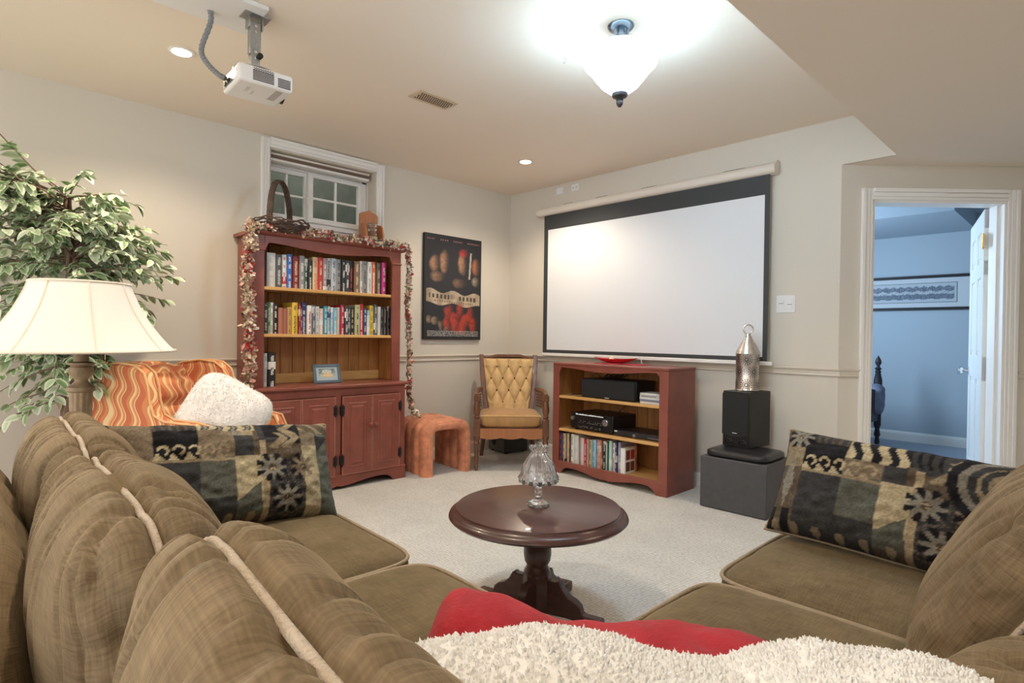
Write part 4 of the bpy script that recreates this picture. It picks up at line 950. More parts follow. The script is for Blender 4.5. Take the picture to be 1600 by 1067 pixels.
m.build('bowl', 'redcer', ds, smooth=True)
MB().tube([(.185,.0,.03),(.20,0,.052),(.215,0,.045),(.222,0,.004)], .003, 6).build('handle', 'plate', ds, smooth=True)
cd = thing('candle', 'small pointed cream candle standing in the red dish', 'candle', (1.385,-.222,mh+.0135))
MB().lathe([(0,0),(.022,0),(.021,.024),(.012,.034),(.005,.046),(0,.050)], seg=16).build('wax', 'wax', cd, smooth=True)
MB().tube([(0,0,.048),(.001,0,.058)], .0012, 5).build('wick', 'dark', cd)

# ================================================================== BENCH, SPEAKER, LANTERN
bn = thing('storage_cube', 'dark grey vinyl storage ottoman with black padded lid by the wall', 'ottoman', (2.48,-.29,0))
MB().box(-.210,.212,-.185,.180,.004,.325).build('base', 'greybox', bn, bevel=.006)
softbox('lid', .196, .172, .024, 'blackvinyl', bn, 7, 14, (0,0,.006), None, (.002,0,.348))
sp = thing('bookshelf_speaker', 'black bookshelf speaker with curved grille standing on the grey cube', 'speaker', (2.435,-.185,.3775), -.14)
MB().box(-.094,.094,-.115,.130,0,.357).build('cabinet', 'black', sp, bevel=.004)
gp = [(-.092,.075)] + [(x, .082-.022*math.cos(x/.092*PI/2)) for x in np.linspace(-.088,.088,12)] + [(.092,.075),(.092,.340),(.085,.347),(-.085,.347),(-.092,.340)]
MB().prism(gp, 'Y', -.126, -.114).build('grille', 'grille', sp, bevel=.004)
for x in (-.05,.05):
    m = MB().lathe([(.020,0),(.026,0),(.024,.004),(.016,.006),(.012,-.02)], seg=18); m.xf(Matrix.Translation((x,-.1145,.034)) @ Matrix.Diagonal((1.25,1,.72,1)) @ Matrix.Rotation(PI/2,4,'X')); m.build('bass_port', 'black', sp, smooth=True)
    m = MB().lathe([(0,0),(.016,0),(.016,.001),(0,.001)], seg=18); m.xf(Matrix.Translation((x,-.1155,.034)) @ Matrix.Diagonal((1.25,1,.72,1)) @ Matrix.Rotation(PI/2,4,'X')); m.build('port_hole', 'dark', sp)
MB().box(-.016,.016,-.1275,-.1255,.088,.092).build('badge', 'plate', sp)
ln = thing('tin_lantern', 'punched tin lantern with conical top and ring, standing on the speaker', 'lantern', (2.432,-.165,.7355))
MB().lathe([(0,0),(.074,0),(.076,.004),(.072,.010),(.072,.236),(.076,.242),(.074,.248),(.070,.252),(0,.252)], seg=32).build('body', 'tin', ln, smooth=True)
MB().lathe([(.075,.247),(.072,.256),(.016,.362),(.014,.374),(0,.376)], seg=28).build('cone_top', 'tin', ln, smooth=True)
for k in range(3):
    a = k*2*PI/3+4.6; q = MB().lathe([(0,0),(.004,0),(.004,.002),(0,.002)], seg=8); q.xf(Matrix.Translation((.021*math.cos(a),.021*math.sin(a),.352)) @ Matrix.Rotation(a,4,'Z') @ Matrix.Rotation(PI/2-.5,4,'Y')); q.build('vent_hole', 'dark', ln)
q = MB().tube([(.030*math.cos(a), 0, .030*math.sin(a)) for a in [2*PI*i/28 for i in range(28)]], .0055, 8, closed=True); q.xf(Matrix.Translation((0,0,.402)) @ Matrix.Rotation(.6,4,'Z')); q.build('ring', 'tin', ln, smooth=True)
# punched holes: starbursts of small dark dashes and dots set into the wall of the lantern
hm = MB(); 
def hole(ang, z, r, rot, L):
    c, s = math.cos(ang), math.sin(ang); R = .0736
    ex = Vector((-s, c, 0)); ez = Vector((0,0,1)); p = Vector((R*c, R*s, z)); d = ex*math.cos(rot)+ez*math.sin(rot); e = -ex*math.sin(rot)+ez*math.cos(rot)
    hm.add([p-d*L-e*r*.3, p-d*L+e*r*.3, p+e*r, p+d*L, p-e*r], [(0,1,2,3,4)])
for k in range(5):
    for jz, zz in enumerate((.040,.125,.205)):
        a0 = 2*PI*(k+.5*(jz % 2))/5
        for q in range(14):
            t = 2*PI*q/14
            for rad, L in ((.011,.003),(.022,.004),(.034,.004)):
                hole(a0+rad*math.cos(t)/.072, zz+rad*math.sin(t), .0030, t, L*1.2)
hm.build('punched_holes', pm('lantern_hole',(.045,.038,.033),.7), ln)

# ================================================================== BROWN TUFTED ARMCHAIR (front = +X)
ac = thing('tufted_armchair', 'gold button-tufted armchair with carved wooden frame in the corner', 'armchair', (.585,-.545,0), -.72)
tp = [(0,0),(.013,0),(.015,.02),(.018,.03),(.014,.045),(.018,.16),(.016,.20),(.024,.21),(.024,.225),(.017,.235),(.026,.26),(.028,.275)]
for s in (-1,1):
    MB().lathe(tp, (.255,s*.275,0), 16).build('leg', 'walnut', ac, smooth=True)
    MB().box(.228,.282,s*.275-.027,s*.275+.027,.272,.405).build('leg_block', 'walnut', ac, bevel=.004)
    MB().lathe([(.026,.405),(.016,.415),(.026,.425),(.018,.435),(.026,.46),(.030,.48),(.024,.53),(.020,.555)], (.255,s*.275,0), 16).box(.230,.280,s*.275-.025,s*.275+.025,.553,.600).ball((.255,s*.275,.606), .018, 8, (1,1,.5)).build('arm_post', 'walnut', ac, bevel=.003, smooth=True)
    MB().tube([(-.22,s*.215,.30),(-.27,s*.22,.15),(-.33,s*.235,0)], [.024,.021,.017], 8).build('back_leg', 'walnut', ac, smooth=True)
    for k in range(6):
        z = .455+.024*k
        MB().tube([(.25,s*.272,z), (.12,s*.285,z+.012), (-.05,s*.275,z+.016), (-.20,s*.245,z+.012)], [.008,.0115,.0115,.008], 8).build('arm_spindle', 'walnut', ac, smooth=True)
    MB().tube([(.255,s*.275,.592),(.10,s*.288,.603),(-.08,s*.275,.612),(-.23,s*.24,.612)], [.016,.018,.018,.014], 10).build('arm_rail', 'walnut', ac, smooth=True)
    # stile of the back: from the seat up, flaring outwards
    def bk_(v, off): # point on the back surface line
        return (-.205-.165*v, off, .36+.545*v)
    st = MB(); pts = []
    for i in range(9):
        v = i/8; yy = s*(.178+.064*v**.8+.010*math.sin(v*PI)); p = bk_(v, yy); pts.append(p)
    for i in range(8):
        a, b = pts[i], pts[i+1]; w = .020
        st.add([(a[0]+.028,a[1]-w,a[2]),(a[0]+.028,a[1]+w,a[2]),(a[0]-.025,a[1]+w,a[2]),(a[0]-.025,a[1]-w,a[2]),(b[0]+.028,b[1]-w,b[2]),(b[0]+.028,b[1]+w,b[2]),(b[0]-.025,b[1]+w,b[2]),(b[0]-.025,b[1]-w,b[2])],
               ([(0,1,2,3)] if i == 0 else []) + ([(7,6,5,4)] if i == 7 else []) + [(0,4,5,1),(1,5,6,2),(2,6,7,3),(3,7,4,0)])
    st.build('back_stile', 'walnut', ac, bevel=.004)
# crest rail, serpentine
cr = []; n = 30
for i in range(n+1):
    u = i/n; y = -.245+.49*u; k = abs(u-.5)*2; z = .888+.022*(1/(1+math.exp((k-.56)*18))) ; cr.append((y, z))
low = [(y, z-.030) for y, z in reversed(cr)]
MB().prism(cr+low, 'X', -.375, -.335).xf(Matrix.Translation((-.005,0,0))).build('crest_rail', 'walnut', ac, bevel=.004)
# tufted panel
nu, nv = 70, 80; V = []; F = []
for j in range(nv+1):
    v = j/nv
    hw = .163+.062*v**.8+.006
    for i in range(nu+1):
        u = (i/nu-.5)*2; y = u*hw; z = .395+.475*v
        colu = y/.104; rowu = (.80-z)/.103
        p = colu+rowu*.5; q = colu-rowu*.5
        puff = .034*(abs(math.sin(PI*p)*math.sin(PI*q)))**.45 if .30 < z < .99 else .0
        inb = 1.0
        if z > .80: inb = 0; puff = .034*(abs(math.sin(PI*colu))**.45 if z < .86 else .9)
        if rowu > 3: puff = .034*(abs(math.sin(PI*(colu-.5)))**.45)
        edge = min(1, (1-abs(u))/.10)*min(1, (1-v)/.05+.2); edge = max(0, edge)**.5
        x = -.205-.165*((z-.36)/.545)+.016+ (puff+.012)*edge
        V.append((x, y, z))
for j in range(nv):
    for i in range(nu): a = j*(nu+1)+i; F.append((a, a+1, a+nu+2, a+nu+1))
MB().add(V, F).build('tufted_back', 'gold', ac, smooth='full')
MB().add([(-.215-.165*((z-.36)/.545), y, z) for y, z in ((-.18,.36),(.18,.36),(.238,.88),(-.238,.88))], [(0,1,2,3)]).build('back_lining', 'goldseat', ac)
for r, cols in ((0,(-1,0,1)),(1,(-1.5,-.5,.5,1.5)),(2,(-1,0,1)),(3,(-.5,.5))):
    for c in cols:
        z = .80-.103*r; MB().ball((-.205-.165*((z-.36)/.545)+.031, c*.104, z), .0115, 8, (.6,1,1)).build('button', 'button', ac, smooth='full')
softbox('seat_cushion', .245, .250, .052, 'goldseat', ac, 7, 20, (0,0,.012), lambda p,d,n: .002*nz(p.x*20,p.y*20,p.z*30), (.030,0,.392))
MB().tube([(.272,y,.437) for y in np.linspace(-.24,.24,12)], .005, 6).build('seat_piping', 'gold', ac, smooth=True)
fr_ = [(-.25,.335),(-.25,.262)]
for i in range(25):
    u = i/24; fr_.append((-.25+.5*u, .262-.012*abs(math.sin(u*PI*3))))
fr_ += [(.25,.335)]
MB().prism(fr_, 'X', .250, .275).build('front_rail', 'honey', ac, bevel=.003)
for s in (-1,1): MB().box(-.22,.232,s*.262-.012,s*.262+.012,.265,.340).build('side_rail', 'walnut', ac, bevel=.003)
MB().box(-.235,-.21,-.24,.24,.265,.34).box(-.21,.25,-.25,.25,.325,.342).build('seat_frame', 'walnut', ac)
# subwoofer and slim speaker behind the chair
sb = thing('subwoofer', 'grey cube subwoofer with round port on the floor behind the tufted armchair', 'subwoofer', (.18,-.17,0), -.12)
MB().box(-.13,.13,-.13,.13,.012,.17).build('cabinet', pm('dark_grey_laminate',(.045,.05,.048),.5), sb, bevel=.006)
MB().box(-.12,.12,-.136,-.130,.02,.16).build('front_panel', pm('grey_panel',(.10,.105,.10),.5), sb, bevel=.003)
MB().lathe([(0,0),(.028,0),(.032,.003),(.028,.005)], seg=20).xf(Matrix.Translation((-.03,-.137,.095)) @ Matrix.Rotation(PI/2,4,'X')).build('port', 'dark', sb)
for x in (-.1,.1):
    for y in (-.1,.1): MB().lathe([(.014,0),(.014,.013)], (x,y,0), 10).build('foot', 'black', sb)
sl = thing('tower_speaker', 'narrow black floor speaker between the tufted armchair and the media cabinet', 'speaker', (.945,-.25,0))
MB().box(-.045,.045,-.085,.085,.0,.39).build('cabinet', 'black', sl, bevel=.006)
MB().box(-.040,.040,-.092,-.085,.02,.37).build('grille', 'grille', sl, bevel=.004)

# ================================================================== ORANGE CHANNELLED STOOL
ot = thing('velvet_stool', 'orange velvet waterfall stool with channelled bands beside the hutch', 'stool', (.325,-1.135,0), -.10)
pth = [(-.170,0.0),(-.170,.1),(-.170,.2),(-.170,.285)] + [(-.095+.075*math.cos(a), .300+.072*math.sin(a)) for a in np.linspace(PI-.15,PI/2,7)] + [(0,.376)]
pth = pth + [(-y, z) for y, z in reversed(pth[:-1])]
def band(xc, hw, th, grow):
    m = MB(); ring = 20; vs = []; n = len(pth)
    for i, (y, z) in enumerate(pth):
        a = Vector(pth[max(0,i-1)]); b = Vector(pth[min(n-1,i+1)]); t = (b-a).normalized(); nr = Vector((-t.y, t.x))
        for k in range(ring):
            q = 2*PI*k/ring; c, s = math.cos(q), math.sin(q)
            ex = math.copysign(abs(c)**.8, c)*hw; et = math.copysign(abs(s)**.75, s)*th
            if et > 0: et += grow
            vs.append((xc+ex, y+nr.x*et, z+nr.y*et))
    fs = [(i*ring+k, i*ring+(k+1) % ring, (i+1)*ring+(k+1) % ring, (i+1)*ring+k) for i in range(n-1) for k in range(ring)]
    fs += [tuple(range(ring)), tuple((n-1)*ring+k for k in reversed(range(ring)))]
    return m.add(vs, fs)
for k, (xc, hw) in enumerate(((-.178,.060),(-.062,.060),(.054,.060),(.170,.060))):
    band(xc, hw-.0005, .036, .012).build('channel', 'velvet', ot, smooth=True)
band(.226, .014, .024, .0).build('front_welt', 'velvet', ot, smooth=True)

# ================================================================== PEDESTAL TABLE
TC = (2.554,-2.302,0); tb = thing('pedestal_table', 'round dark mahogany pedestal table on the carpet', 'table', TC)
MB().lathe([(0,.365),(.10,.365),(.30,.372),(.336,.379),(.344,.388),(.340,.398),(.330,.404),(.322,.408),(.318,.414),(.316,.4145),(.314,.420),(.310,.4215),(0,.4215)], seg=72).build('tabletop', 'mahog', tb, smooth=True)
MB().lathe([(0,.15),(.050,.15),(.052,.17),(.043,.185),(.041,.195),(.050,.21),(.054,.235),(.053,.265),(.046,.31),(.042,.345),(.046,.355),(.05,.366),(0,.366)], seg=32).build('column', 'mahog', tb, smooth=True)
MB().lathe([(0,.018),(.052,.018),(.056,.03),(.056,.155),(.052,.163),(0,.163)], seg=8).build('column_block', 'mahog', tb, bevel=.003)
lp = [(.040,.145),(.075,.145),(.085,.150),(.092,.146),(.105,.120),(.125,.100),(.150,.090),(.165,.075),(.172,.052),(.185,.046),(.215,.046),(.232,.040),(.236,.026),(.234,.0),(.205,.0),(.200,.012),(.17,.018),(.12,.022),(.08,.020),(.040,.018)]
lp = [(x*1.12, z) for x, z in lp]
for k in range(4):
    a = .27+k*PI/2
    m = MB().prism(lp, 'Y', -.017, .017).xf(Matrix.Rotation(a,4,'Z')); l = m.build('leg', 'mahog', tb, bevel=.004)
    MB().box(.200,.268,-.032,.032,.0,.042).xf(Matrix.Rotation(a,4,'Z')).build('foot', 'mahog', l, bevel=.008)
# crystal candle lamp
gl2 = thing('crystal_lamp', 'cut crystal candle lamp with scalloped shade on the pedestal table', 'glass lamp', (TC[0],TC[1],.4217), 0)
MB().lathe([(0,.0),(.040,0),(.043,.004),(.041,.010),(.028,.016),(.016,.026),(.013,.034),(.018,.042),(.013,.050),(.016,.058),(.012,.066),(.014,.070),(.028,.085),(.038,.100),(.040,.104),(.034,.104),(.022,.088),(0,.084)], seg=36, fn=lambda a,t,z: 1+.05*math.cos(12*a)*(1 if (z < .012 or z > .075) else .15)).build('base', 'glass', gl2, smooth=True)
def cut(a, t, z): return 1+.045*math.cos(26*a)*math.sin(z*260)+.03*math.cos(13*a)
sh = [(.072,.096),(.076,.094),(.077,.100),(.070,.120),(.060,.150),(.045,.180),(.033,.195),(.028,.204),(.030,.210),(.037,.224),(.038,.228),(.034,.227),(.026,.212),(.024,.204),(.030,.192),(.042,.176),(.056,.148),(.066,.118),(.072,.097)]
m = MB().lathe(sh[:-1]+[sh[0]], seg=78, fn=cut)
m.v = [(x, y, z+(.006*math.cos(13*math.atan2(y,x)) if z < .105 else 0)+(.003*math.cos(12*math.atan2(y,x)) if z > .22 else 0)) for x, y, z in m.v]
m.build('shade', 'glass', gl2, smooth=True)
# ================================================================== SECTIONAL SOFA
SO = (3.55,-3.35,0); sf = thing('sectional_sofa', 'L-shaped olive-brown chenille sectional sofa with loose back cushions', 'sofa', SO)
LA = -.035
def Lr(x, y):  # the run along the left is turned slightly about the inner corner
    dx, dy = x-3.38, y+3.06; return (3.38+dx*math.cos(LA)-dy*math.sin(LA), -3.06+dx*math.sin(LA)+dy*math.cos(LA))
def sofa_part(name, c, h, mat, left, p=6, n=18, bulge=(0,0,0), disp=None, rot=(0,0,0), pt=None):
    x, y = Lr(c[0], c[1]) if left else (c[0], c[1])
    return softbox(name, h[0], h[1], h[2], mat, sf, p, n, bulge, disp, (x-SO[0], y-SO[1], c[2]), (rot[0], rot[1], rot[2]+(LA if left else 0)), pt=pt)
soft = lambda p, d, n: .004*nz(p.x*5, p.y*5, p.z*5)
# bases, back frames, arms
sofa_part('base', (2.70,-3.52,.18), (.83,.44,.13), 'sofa', True, 12, 14, disp=soft)
sofa_part('base', (3.86,-2.72,.18), (.44,.92,.13), 'sofa', False, 12, 14, disp=soft)
sofa_part('base', (3.86,-3.62,.18), (.40,.30,.129), 'sofa', False, 12, 8)
def fold(k, a):
    return lambda p, d, n: a*nz(p.x*k+3, p.y*2, p.z*2)*(.4+.6*max(0, d[2])) + .004*nz(p.x*20, p.y*6, p.z*6)
sofa_part('back_frame', (2.58,-3.965,.40), (.66,.115,.345), 'sofa', True, 5, 26, (.0,.03,.02), fold(7,.014))
sofa_part('back_frame', (3.72,-4.01,.36), (.50,.11,.32), 'sofa', True, 5, 20, (.0,.03,.02), fold(7,.014))
sofa_part('back_frame', (4.29,-2.72,.38), (.105,.92,.33), 'sofa', False, 5, 26, (.03,0,.02), fold(5,.012))
sofa_part('back_frame', (4.29,-3.78,.36), (.105,.17,.31), 'sofa', False, 5, 12, (.03,0,.02))
sofa_part('arm', (1.955,-3.50,.30), (.095,.46,.29), 'sofa', True, 5, 18, (.02,0,.01), soft)
sofa_part('arm', (3.83,-1.87,.29), (.44,.09,.28), 'sofa', False, 5, 18, (0,.02,.01), soft)
# seat cushions with welts
def seat_disp(p, d, n): return .004*nz(p.x*6, p.y*6, p.z*3) + .0015*nz(p.x*25, p.y*25, 0)
def welt_loop(hx, hy, z, p=8., n=64, ex=.002):
    pts = []
    for i in range(n):
        a = 2*PI*i/n; c, s = math.cos(a), math.sin(a)
        pts.append(((hx+ex)*math.copysign(abs(c)**(2/p), c), (hy+ex)*math.copysign(abs(s)**(2/p), s), z))
    return pts
def seat(cx, cy, hx, hy, left):
    o = sofa_part('seat_cushion', (cx,cy,.392), (hx,hy,.082), 'seat', left, 8, 26, (0,0,.012), seat_disp)
    MB().tube(welt_loop(hx*.985, hy*.985, .064), .0055, 6, closed=True).build('welt', 'seatpipe', o, smooth='full')
    return o
seat(2.425,-3.36,.345,.34,True); seat(3.075,-3.36,.300,.34,True)
seat(3.70,-2.245,.335,.285,False); seat(3.70,-2.825,.335,.290,False); seat(3.70,-3.42,.325,.30,False)
# back cushions
def back_cushion(cx, cy, cz, hx, hy, hz, left, tilt, seed, p=5.5, lean=0., amp=.023, turn=0.):
    def disp(q, d, n):
        top = .35+.65*max(0, d[2])**.5
        wx = q.x + .03*nz(q.y*6, q.z*6, seed)
        c1 = abs(nz(wx*9+seed*7, q.y*2.4+seed, q.z*1.8)); c2 = abs(nz(wx*21+seed*3, q.y*3.0, q.z*2.5))
        w = -amp*.55*math.exp(-(c1/.07)**2)*top - amp*.38*math.exp(-(c2/.10)**2)*top + amp*.35*nz(wx*6+seed, q.y*2, q.z*2)*top
        w += .010*nz(q.x*4, q.y*4+seed, q.z*4)
        w -= .020*math.exp(-(d[1]/.10)**2)*(.5+.5*max(0,d[2]))  # the seam is drawn in a little
        e = abs(d[0])
        if e > .80: w += .010*nz(q.y*22, q.z*22, seed)
        w -= .018*math.exp(-((q.z-hz*.40)/.022)**2)*max(0, (e-.72)/.28)  # tuck fold at the ends
        return w
    rz = (0 if left else PI/2)+turn
    o = sofa_part('back_cushion', (cx,cy,cz), (hx,hy,hz), 'sofa', left, p, 84, (0,.012,0), disp, (tilt, lean, rz), pt=2.6)
    pts = []; N_ = 200
    for i in range(N_):
        a = 2*PI*i/N_; d = (math.copysign(abs(math.cos(a))**(2/p), math.cos(a)), 0, math.copysign(abs(math.sin(a))**(2/p), math.sin(a)))
        q = Vector((d[0]*hx, 0, d[2]*hz)); nn = Vector((math.copysign(abs(d[0])**(p-1), d[0])/hx, 0, math.copysign(abs(d[2])**(p-1), d[2])/hz)).normalized()
        pts.append(q + nn*(disp(q, d, nn)+.0055))
    for _ in range(4): pts = [(pts[i-1]+pts[i]*2+pts[(i+1) % N_])/4 for i in range(N_)]
    MB().tube(pts, .0050, 8, closed=True).build('piping', 'piping', o, smooth='full')
    return o
back_cushion(2.365,-3.735,.632,.330,.112,.225,True,.13,1)
back_cushion(3.035,-3.735,.632,.328,.115,.228,True,.13,2)
back_cushion(3.715,-3.738,.655,.335,.105,.235,True,.10,3,turn=-.06)
back_cushion(3.985,-2.385,.618,.350,.130,.245,False,.50,4)
back_cushion(4.02,-3.075,.520,.310,.130,.150,False,.5,5)

# ================================================================== PATTERNED PILLOWS
def tapestry(flip):
    def fn(U, V):
        if flip: U = U+.06
        c = np.zeros((len(U),3)); K = np.array((.016,.016,.019)); T = np.array((.36,.29,.19)); G = np.array((.115,.12,.10)); Br = np.array((.115,.088,.062)); Cr = np.array((.48,.41,.27)); Tp = np.array((.21,.165,.115)); Dg = np.array((.05,.05,.052)); Gr = np.array((.24,.225,.19))
        c[:] = Br
        def R(u0, u1, v0, v1, col): k = (U>=u0)&(U<u1)&(V>=v0)&(V<v1); c[k] = col; return k
        R(0,.19,0,1,Tp); R(0,.05,.80,1,K)
        R(.19,.36,.56,.86,K); R(.19,.36,.0,.56,Dg)
        R(.36,.50,.60,.86,Tp); R(.36,.50,.24,.60,G); R(.36,.50,0,.24,Dg)
        R(.50,.58,.60,.80,Dg); R(.50,.535,.80,.86,Gr); R(.535,.585,.80,.86,T); R(.50,.61,.18,.60,Cr); R(.50,.61,0,.18,Br)
        k = (U>.50)&(U<.60)&(V<.19+(U-.50)*1.6)&(V>.05); c[k] = G
        # squiggle band along the top
        k = R(.19,.36,.86,1,Dg); c[k & (np.sin(U*210+4*V)>.45)] = Br
        k = R(.36,.60,.86,1,Cr); sq = np.sin(U*105+2.2*np.sin(V*26)); c[k & (sq>-.1)] = Dg; c[k & (sq>.75)] = Gr
        # running-wave motif
        for i in range(5):
            cx = .225+.058*i; d = np.hypot((U-cx)/.024, (V-.665)/.052); dark = cx < .36
            on = Cr if dark else T
            ang = np.arctan2((V-.665)/.052, (U-cx)/.024)
            c[(d<1.0)&(d>.55)&(ang>-1.2)&(ang<3.2)] = on
            c[(V>.575)&(V<.64)&(np.abs(U-cx+.014+(V-.575)*.12)<.024*(1-(V-.575)/.08))] = on
        R(.19,.50,.555,.580,T*.9)
        # column of suns with zigzag above
        R(.61,.80,0,1,Dg); R(.605,.632,0,.74,T*1.1); R(.632,.80,.56,.72,Br); R(.632,.70,.76,1,K); R(.74,.80,.70,1,K)
        zz = np.abs(((V*5.2) % 1)-.5)*.11; k = (V>.66)&(V<1); c[k & (np.abs(U-.668-zz)<.022)&(V<.82)] = T*.8; c[k & (np.abs(U-.725-zz)<.022)] = T*.85
        rs = np.random.RandomState(8); n = rs.rand(len(U))
        k = (U>.632)&(U<.80)&(V<.62)&(n>.72); c[k] = Br
        R(.80,.885,0,.68,Cr*.9); R(.80,.885,.68,.84,Tp); R(.80,1,.84,1,Br); R(.885,1,0,.84,G*1.1); k = (U>.885)&(V>.62)&(V<.80)&(V>.62+(U-.885)*1.8); c[k] = Dg*.8
        k = (U>.80)&(V>.84)&(np.sin(U*60+V*40)>.5); c[k] = T*.8
        def sun(cx, cy, r, col):
            X_ = (U-cx)*1.9; Y_ = (V-cy); rr_ = np.hypot(X_, Y_); an = np.arctan2(Y_, X_); st = r*(.73+.27*np.cos(8*an)); 
            c[(np.abs(X_)<r*1.02)&(np.abs(Y_)<r*1.02)&((np.sin(an*4)**2>.5))&(rr_<r*1.15)&(U<.80)] = K
            c[rr_<st] = col; c[rr_<r*.26] = Br; c[(rr_<r*.20)&(n>.5)] = T
        sun(.655,.475,.125,Gr); sun(.80,.475,.115,Tp*1.1); sun(.715,.19,.125,Gr)
        if flip:   # spiral medallion and zebra band on the other cushion
            k = R(.36,.58,.74,1,Cr); sq = np.sin(U*100+1.4*np.sin(V*22)); c[k & (sq>.05)] = K
            k = R(.58,.70,.76,1,Dg); c[k & (np.sin(U*190+6*np.sin(V*9))>.3)] = K
            X_ = (U-.895)*1.75; Y_ = V-.72; rr_ = np.hypot(X_, Y_); an = np.arctan2(Y_, X_)
            c[(U>.80)&(V>.40)] = Br; c[(rr_<.34)&(V>.3)] = K; c[rr_<.28] = Gr; c[rr_<.235] = Dg
            k = rr_<.19; c[k] = T*.8; c[k & (np.sin(rr_*75+an)>.1)] = Dg
            R(.06,.19,.60,.86,T*.8); R(.06,.085,.2,.86,K); R(.06,.19,.86,1,Br); sun(.15,.90,.12,Gr); R(.085,.19,.1,.6,Br); k = (U<.19)&(np.abs(U-.135)<.03*(1-np.abs(V-.45)/.25))&(V>.2)&(V<.7); c[k] = Gr; k = (U<.19)&(V<.2)&(np.sin(U*90)>0); c[k] = K
        k = (V<.10)&(U<.62); c[k & (np.sin(U*70)*np.cos((V-.05)*30)>.35)] = T*.8
        return c*.80*(.75+.5*n[:,None])
    return fn
def tap_pillow(name, label, w, h, t, loc, rz, lean, roll_, flip, seed):
    o = thing(name, label, 'pillow', loc, rz, 'tapestry throw pillows')
    nu, nv = 150, 84; us = np.linspace(0,1,nu); vs_ = np.linspace(0,1,nv); VV = []; UU = []
    mlean = Matrix.Rotation(lean, 4, 'X') @ Matrix.Rotation(roll_, 4, 'Y')
    P = [[], []]
    for v in vs_:
        for u in us:
            a, b = 2*u-1, 2*v-1
            pin = 1-.055*(1-abs(b)**3)*abs(a)**4  # sides drawn in between the corners
            pin2 = 1-.075*(1-abs(a)**3)*abs(b)**4
            x = a*w/2*pin; z = b*h/2*pin2
            th = t/2*(max(0,1-a**4)*max(0,1-b**4))**.45
            wr = .010*nz(a*5+seed, b*3.5, 1)*(th/(t/2)) + .007*nz(a*10+seed, b*8, 4)*min(1, th/(t/2)+.15)
            if b > .2: wr += .012*nz(a*7+seed, b*2, 9)*(b-.2)
            P[0].append((x, -th-wr, z)); P[1].append((x, th*.8-wr*.3, z))
    U, V = np.meshgrid(us, vs_); cols = tapestry(flip)(U.ravel(), V.ravel())
    F = [(j*nu+i, j*nu+i+1, (j+1)*nu+i+1, (j+1)*nu+i) for j in range(nv-1) for i in range(nu-1)]
    for k, nm in ((0,'front_cover'),(1,'back_cover')):
        me = bpy.data.meshes.new(nm); me.from_pydata([tuple(mlean @ Vector(p)) for p in P[k]], [], F if k == 0 else [f[::-1] for f in F])
        add_pattern(me, cols if k == 0 else cols*.8); finish(nm, me, 'cloth', o, smooth='full')
    rim = [P[0][i] for i in range(nu)] + [P[0][j*nu+nu-1] for j in range(1,nv)] + [P[0][(nv-1)*nu+i] for i in range(nu-2,-1,-1)] + [P[0][j*nu] for j in range(nv-2,0,-1)]
    MB().tube([tuple(mlean @ Vector(p)) for p in rim[::2]], .0055, 6, closed=True).build('piping', 'seatpipe' if not flip else 'seatpipe', o, smooth='full')
    return o
tap_pillow('tapestry_pillow', 'patchwork tapestry pillow with sun motifs at the far end of the left seat', .70, .34, .20, (2.165,-3.315,.622), PI/2+.02, -.50, .10, False, 1)
tap_pillow('tapestry_pillow', 'patchwork tapestry pillow with spiral motif on the right-hand seat', .68, .325, .21, (3.70,-2.075,.622), .0, -.46, .05, True, 5)

# ================================================================== THROWS IN THE SOFA CORNER
CP = Vector((4.0707,-3.9378,0)); RX = Vector((math.cos(yaw),-math.sin(yaw),0)); FX = Vector((math.sin(yaw),math.cos(yaw),0))
def mound(name, outline, d0, half, zb, mat, parent, off, rough_, seed, nv=26, nu=90, pw=.6, back=None):
    """blanket bunched in the corner: a ridge along the diagonal of the sofa corner; outline = (along, ridge height)"""
    xs = [p[0] for p in outline]; V = []; F = []
    for i in range(nu+1):
        l = xs[0]+(xs[-1]-xs[0])*i/nu; T = np.interp(l, xs, [p[1] for p in outline]); e = min(1, min(i, nu-i)/(nu*.06)); e = math.sin(e*PI/2)**.5
        for j in range(nv+1):
            a = PI*j/nv; cs, sn_ = math.cos(a), math.sin(a)
            dd = d0 - half*(math.copysign(abs(cs)**.8, cs))*(.35+.65*e); z = zb + max(.01, (T-zb))*max(0, sn_)**pw*e
            p = CP + RX*l + FX*dd; q = rough_*nz(l*9+seed, dd*9, z*9) + rough_*.5*nz(l*22+seed, dd*22, z*22)
            V.append((p.x+q*.4, p.y+q*.4, max(zb-.002, z+q*sn_)))
    for i in range(nu):
        for j in range(nv): k = i*(nv+1)+j; F.append((k, k+1, k+nv+2, k+nv+1))
    n = nv+1
    for i in range(nu): F.append((i*n, (i+1)*n, (i+1)*n+nv, i*n+nv))
    return MB().add(V, F).build(name, mat, parent, smooth='full', off=off)
def out2d(pts, d):
    return [((x-800)/904.82*d, 1.0716-d*(y-525.5-.0133*(x-800))/904.82) for x, y in pts]
sh_ = thing('sherpa_throw', 'fluffy white sherpa throw heaped over the near sofa corner', 'blanket', (3.79,-3.49,.60))
so2 = (3.79,-3.49,.60)
o1 = out2d([(x, y+30) for x, y in [(575,1090),(610,1042),(640,1022),(700,1005),(780,992),(850,988),(900,1001),(1000,1012),(1100,1032),(1180,1052),(1230,1034),(1330,1022),(1450,1028),(1560,1054),(1640,1085)]], .50)
mm = mound('blanket', o1, .50, .125, .60, 'sherpa', sh_, so2, .008, 3)
fuzz('pile', mm, 'sherpa', sh_, 34000, .0042, .0030, 1.0, 5)
rt = thing('red_throw', 'red plush throw crumpled in the sofa corner in front of the white one', 'blanket', (3.60,-3.34,.49)); ro = (3.60,-3.34,.49)
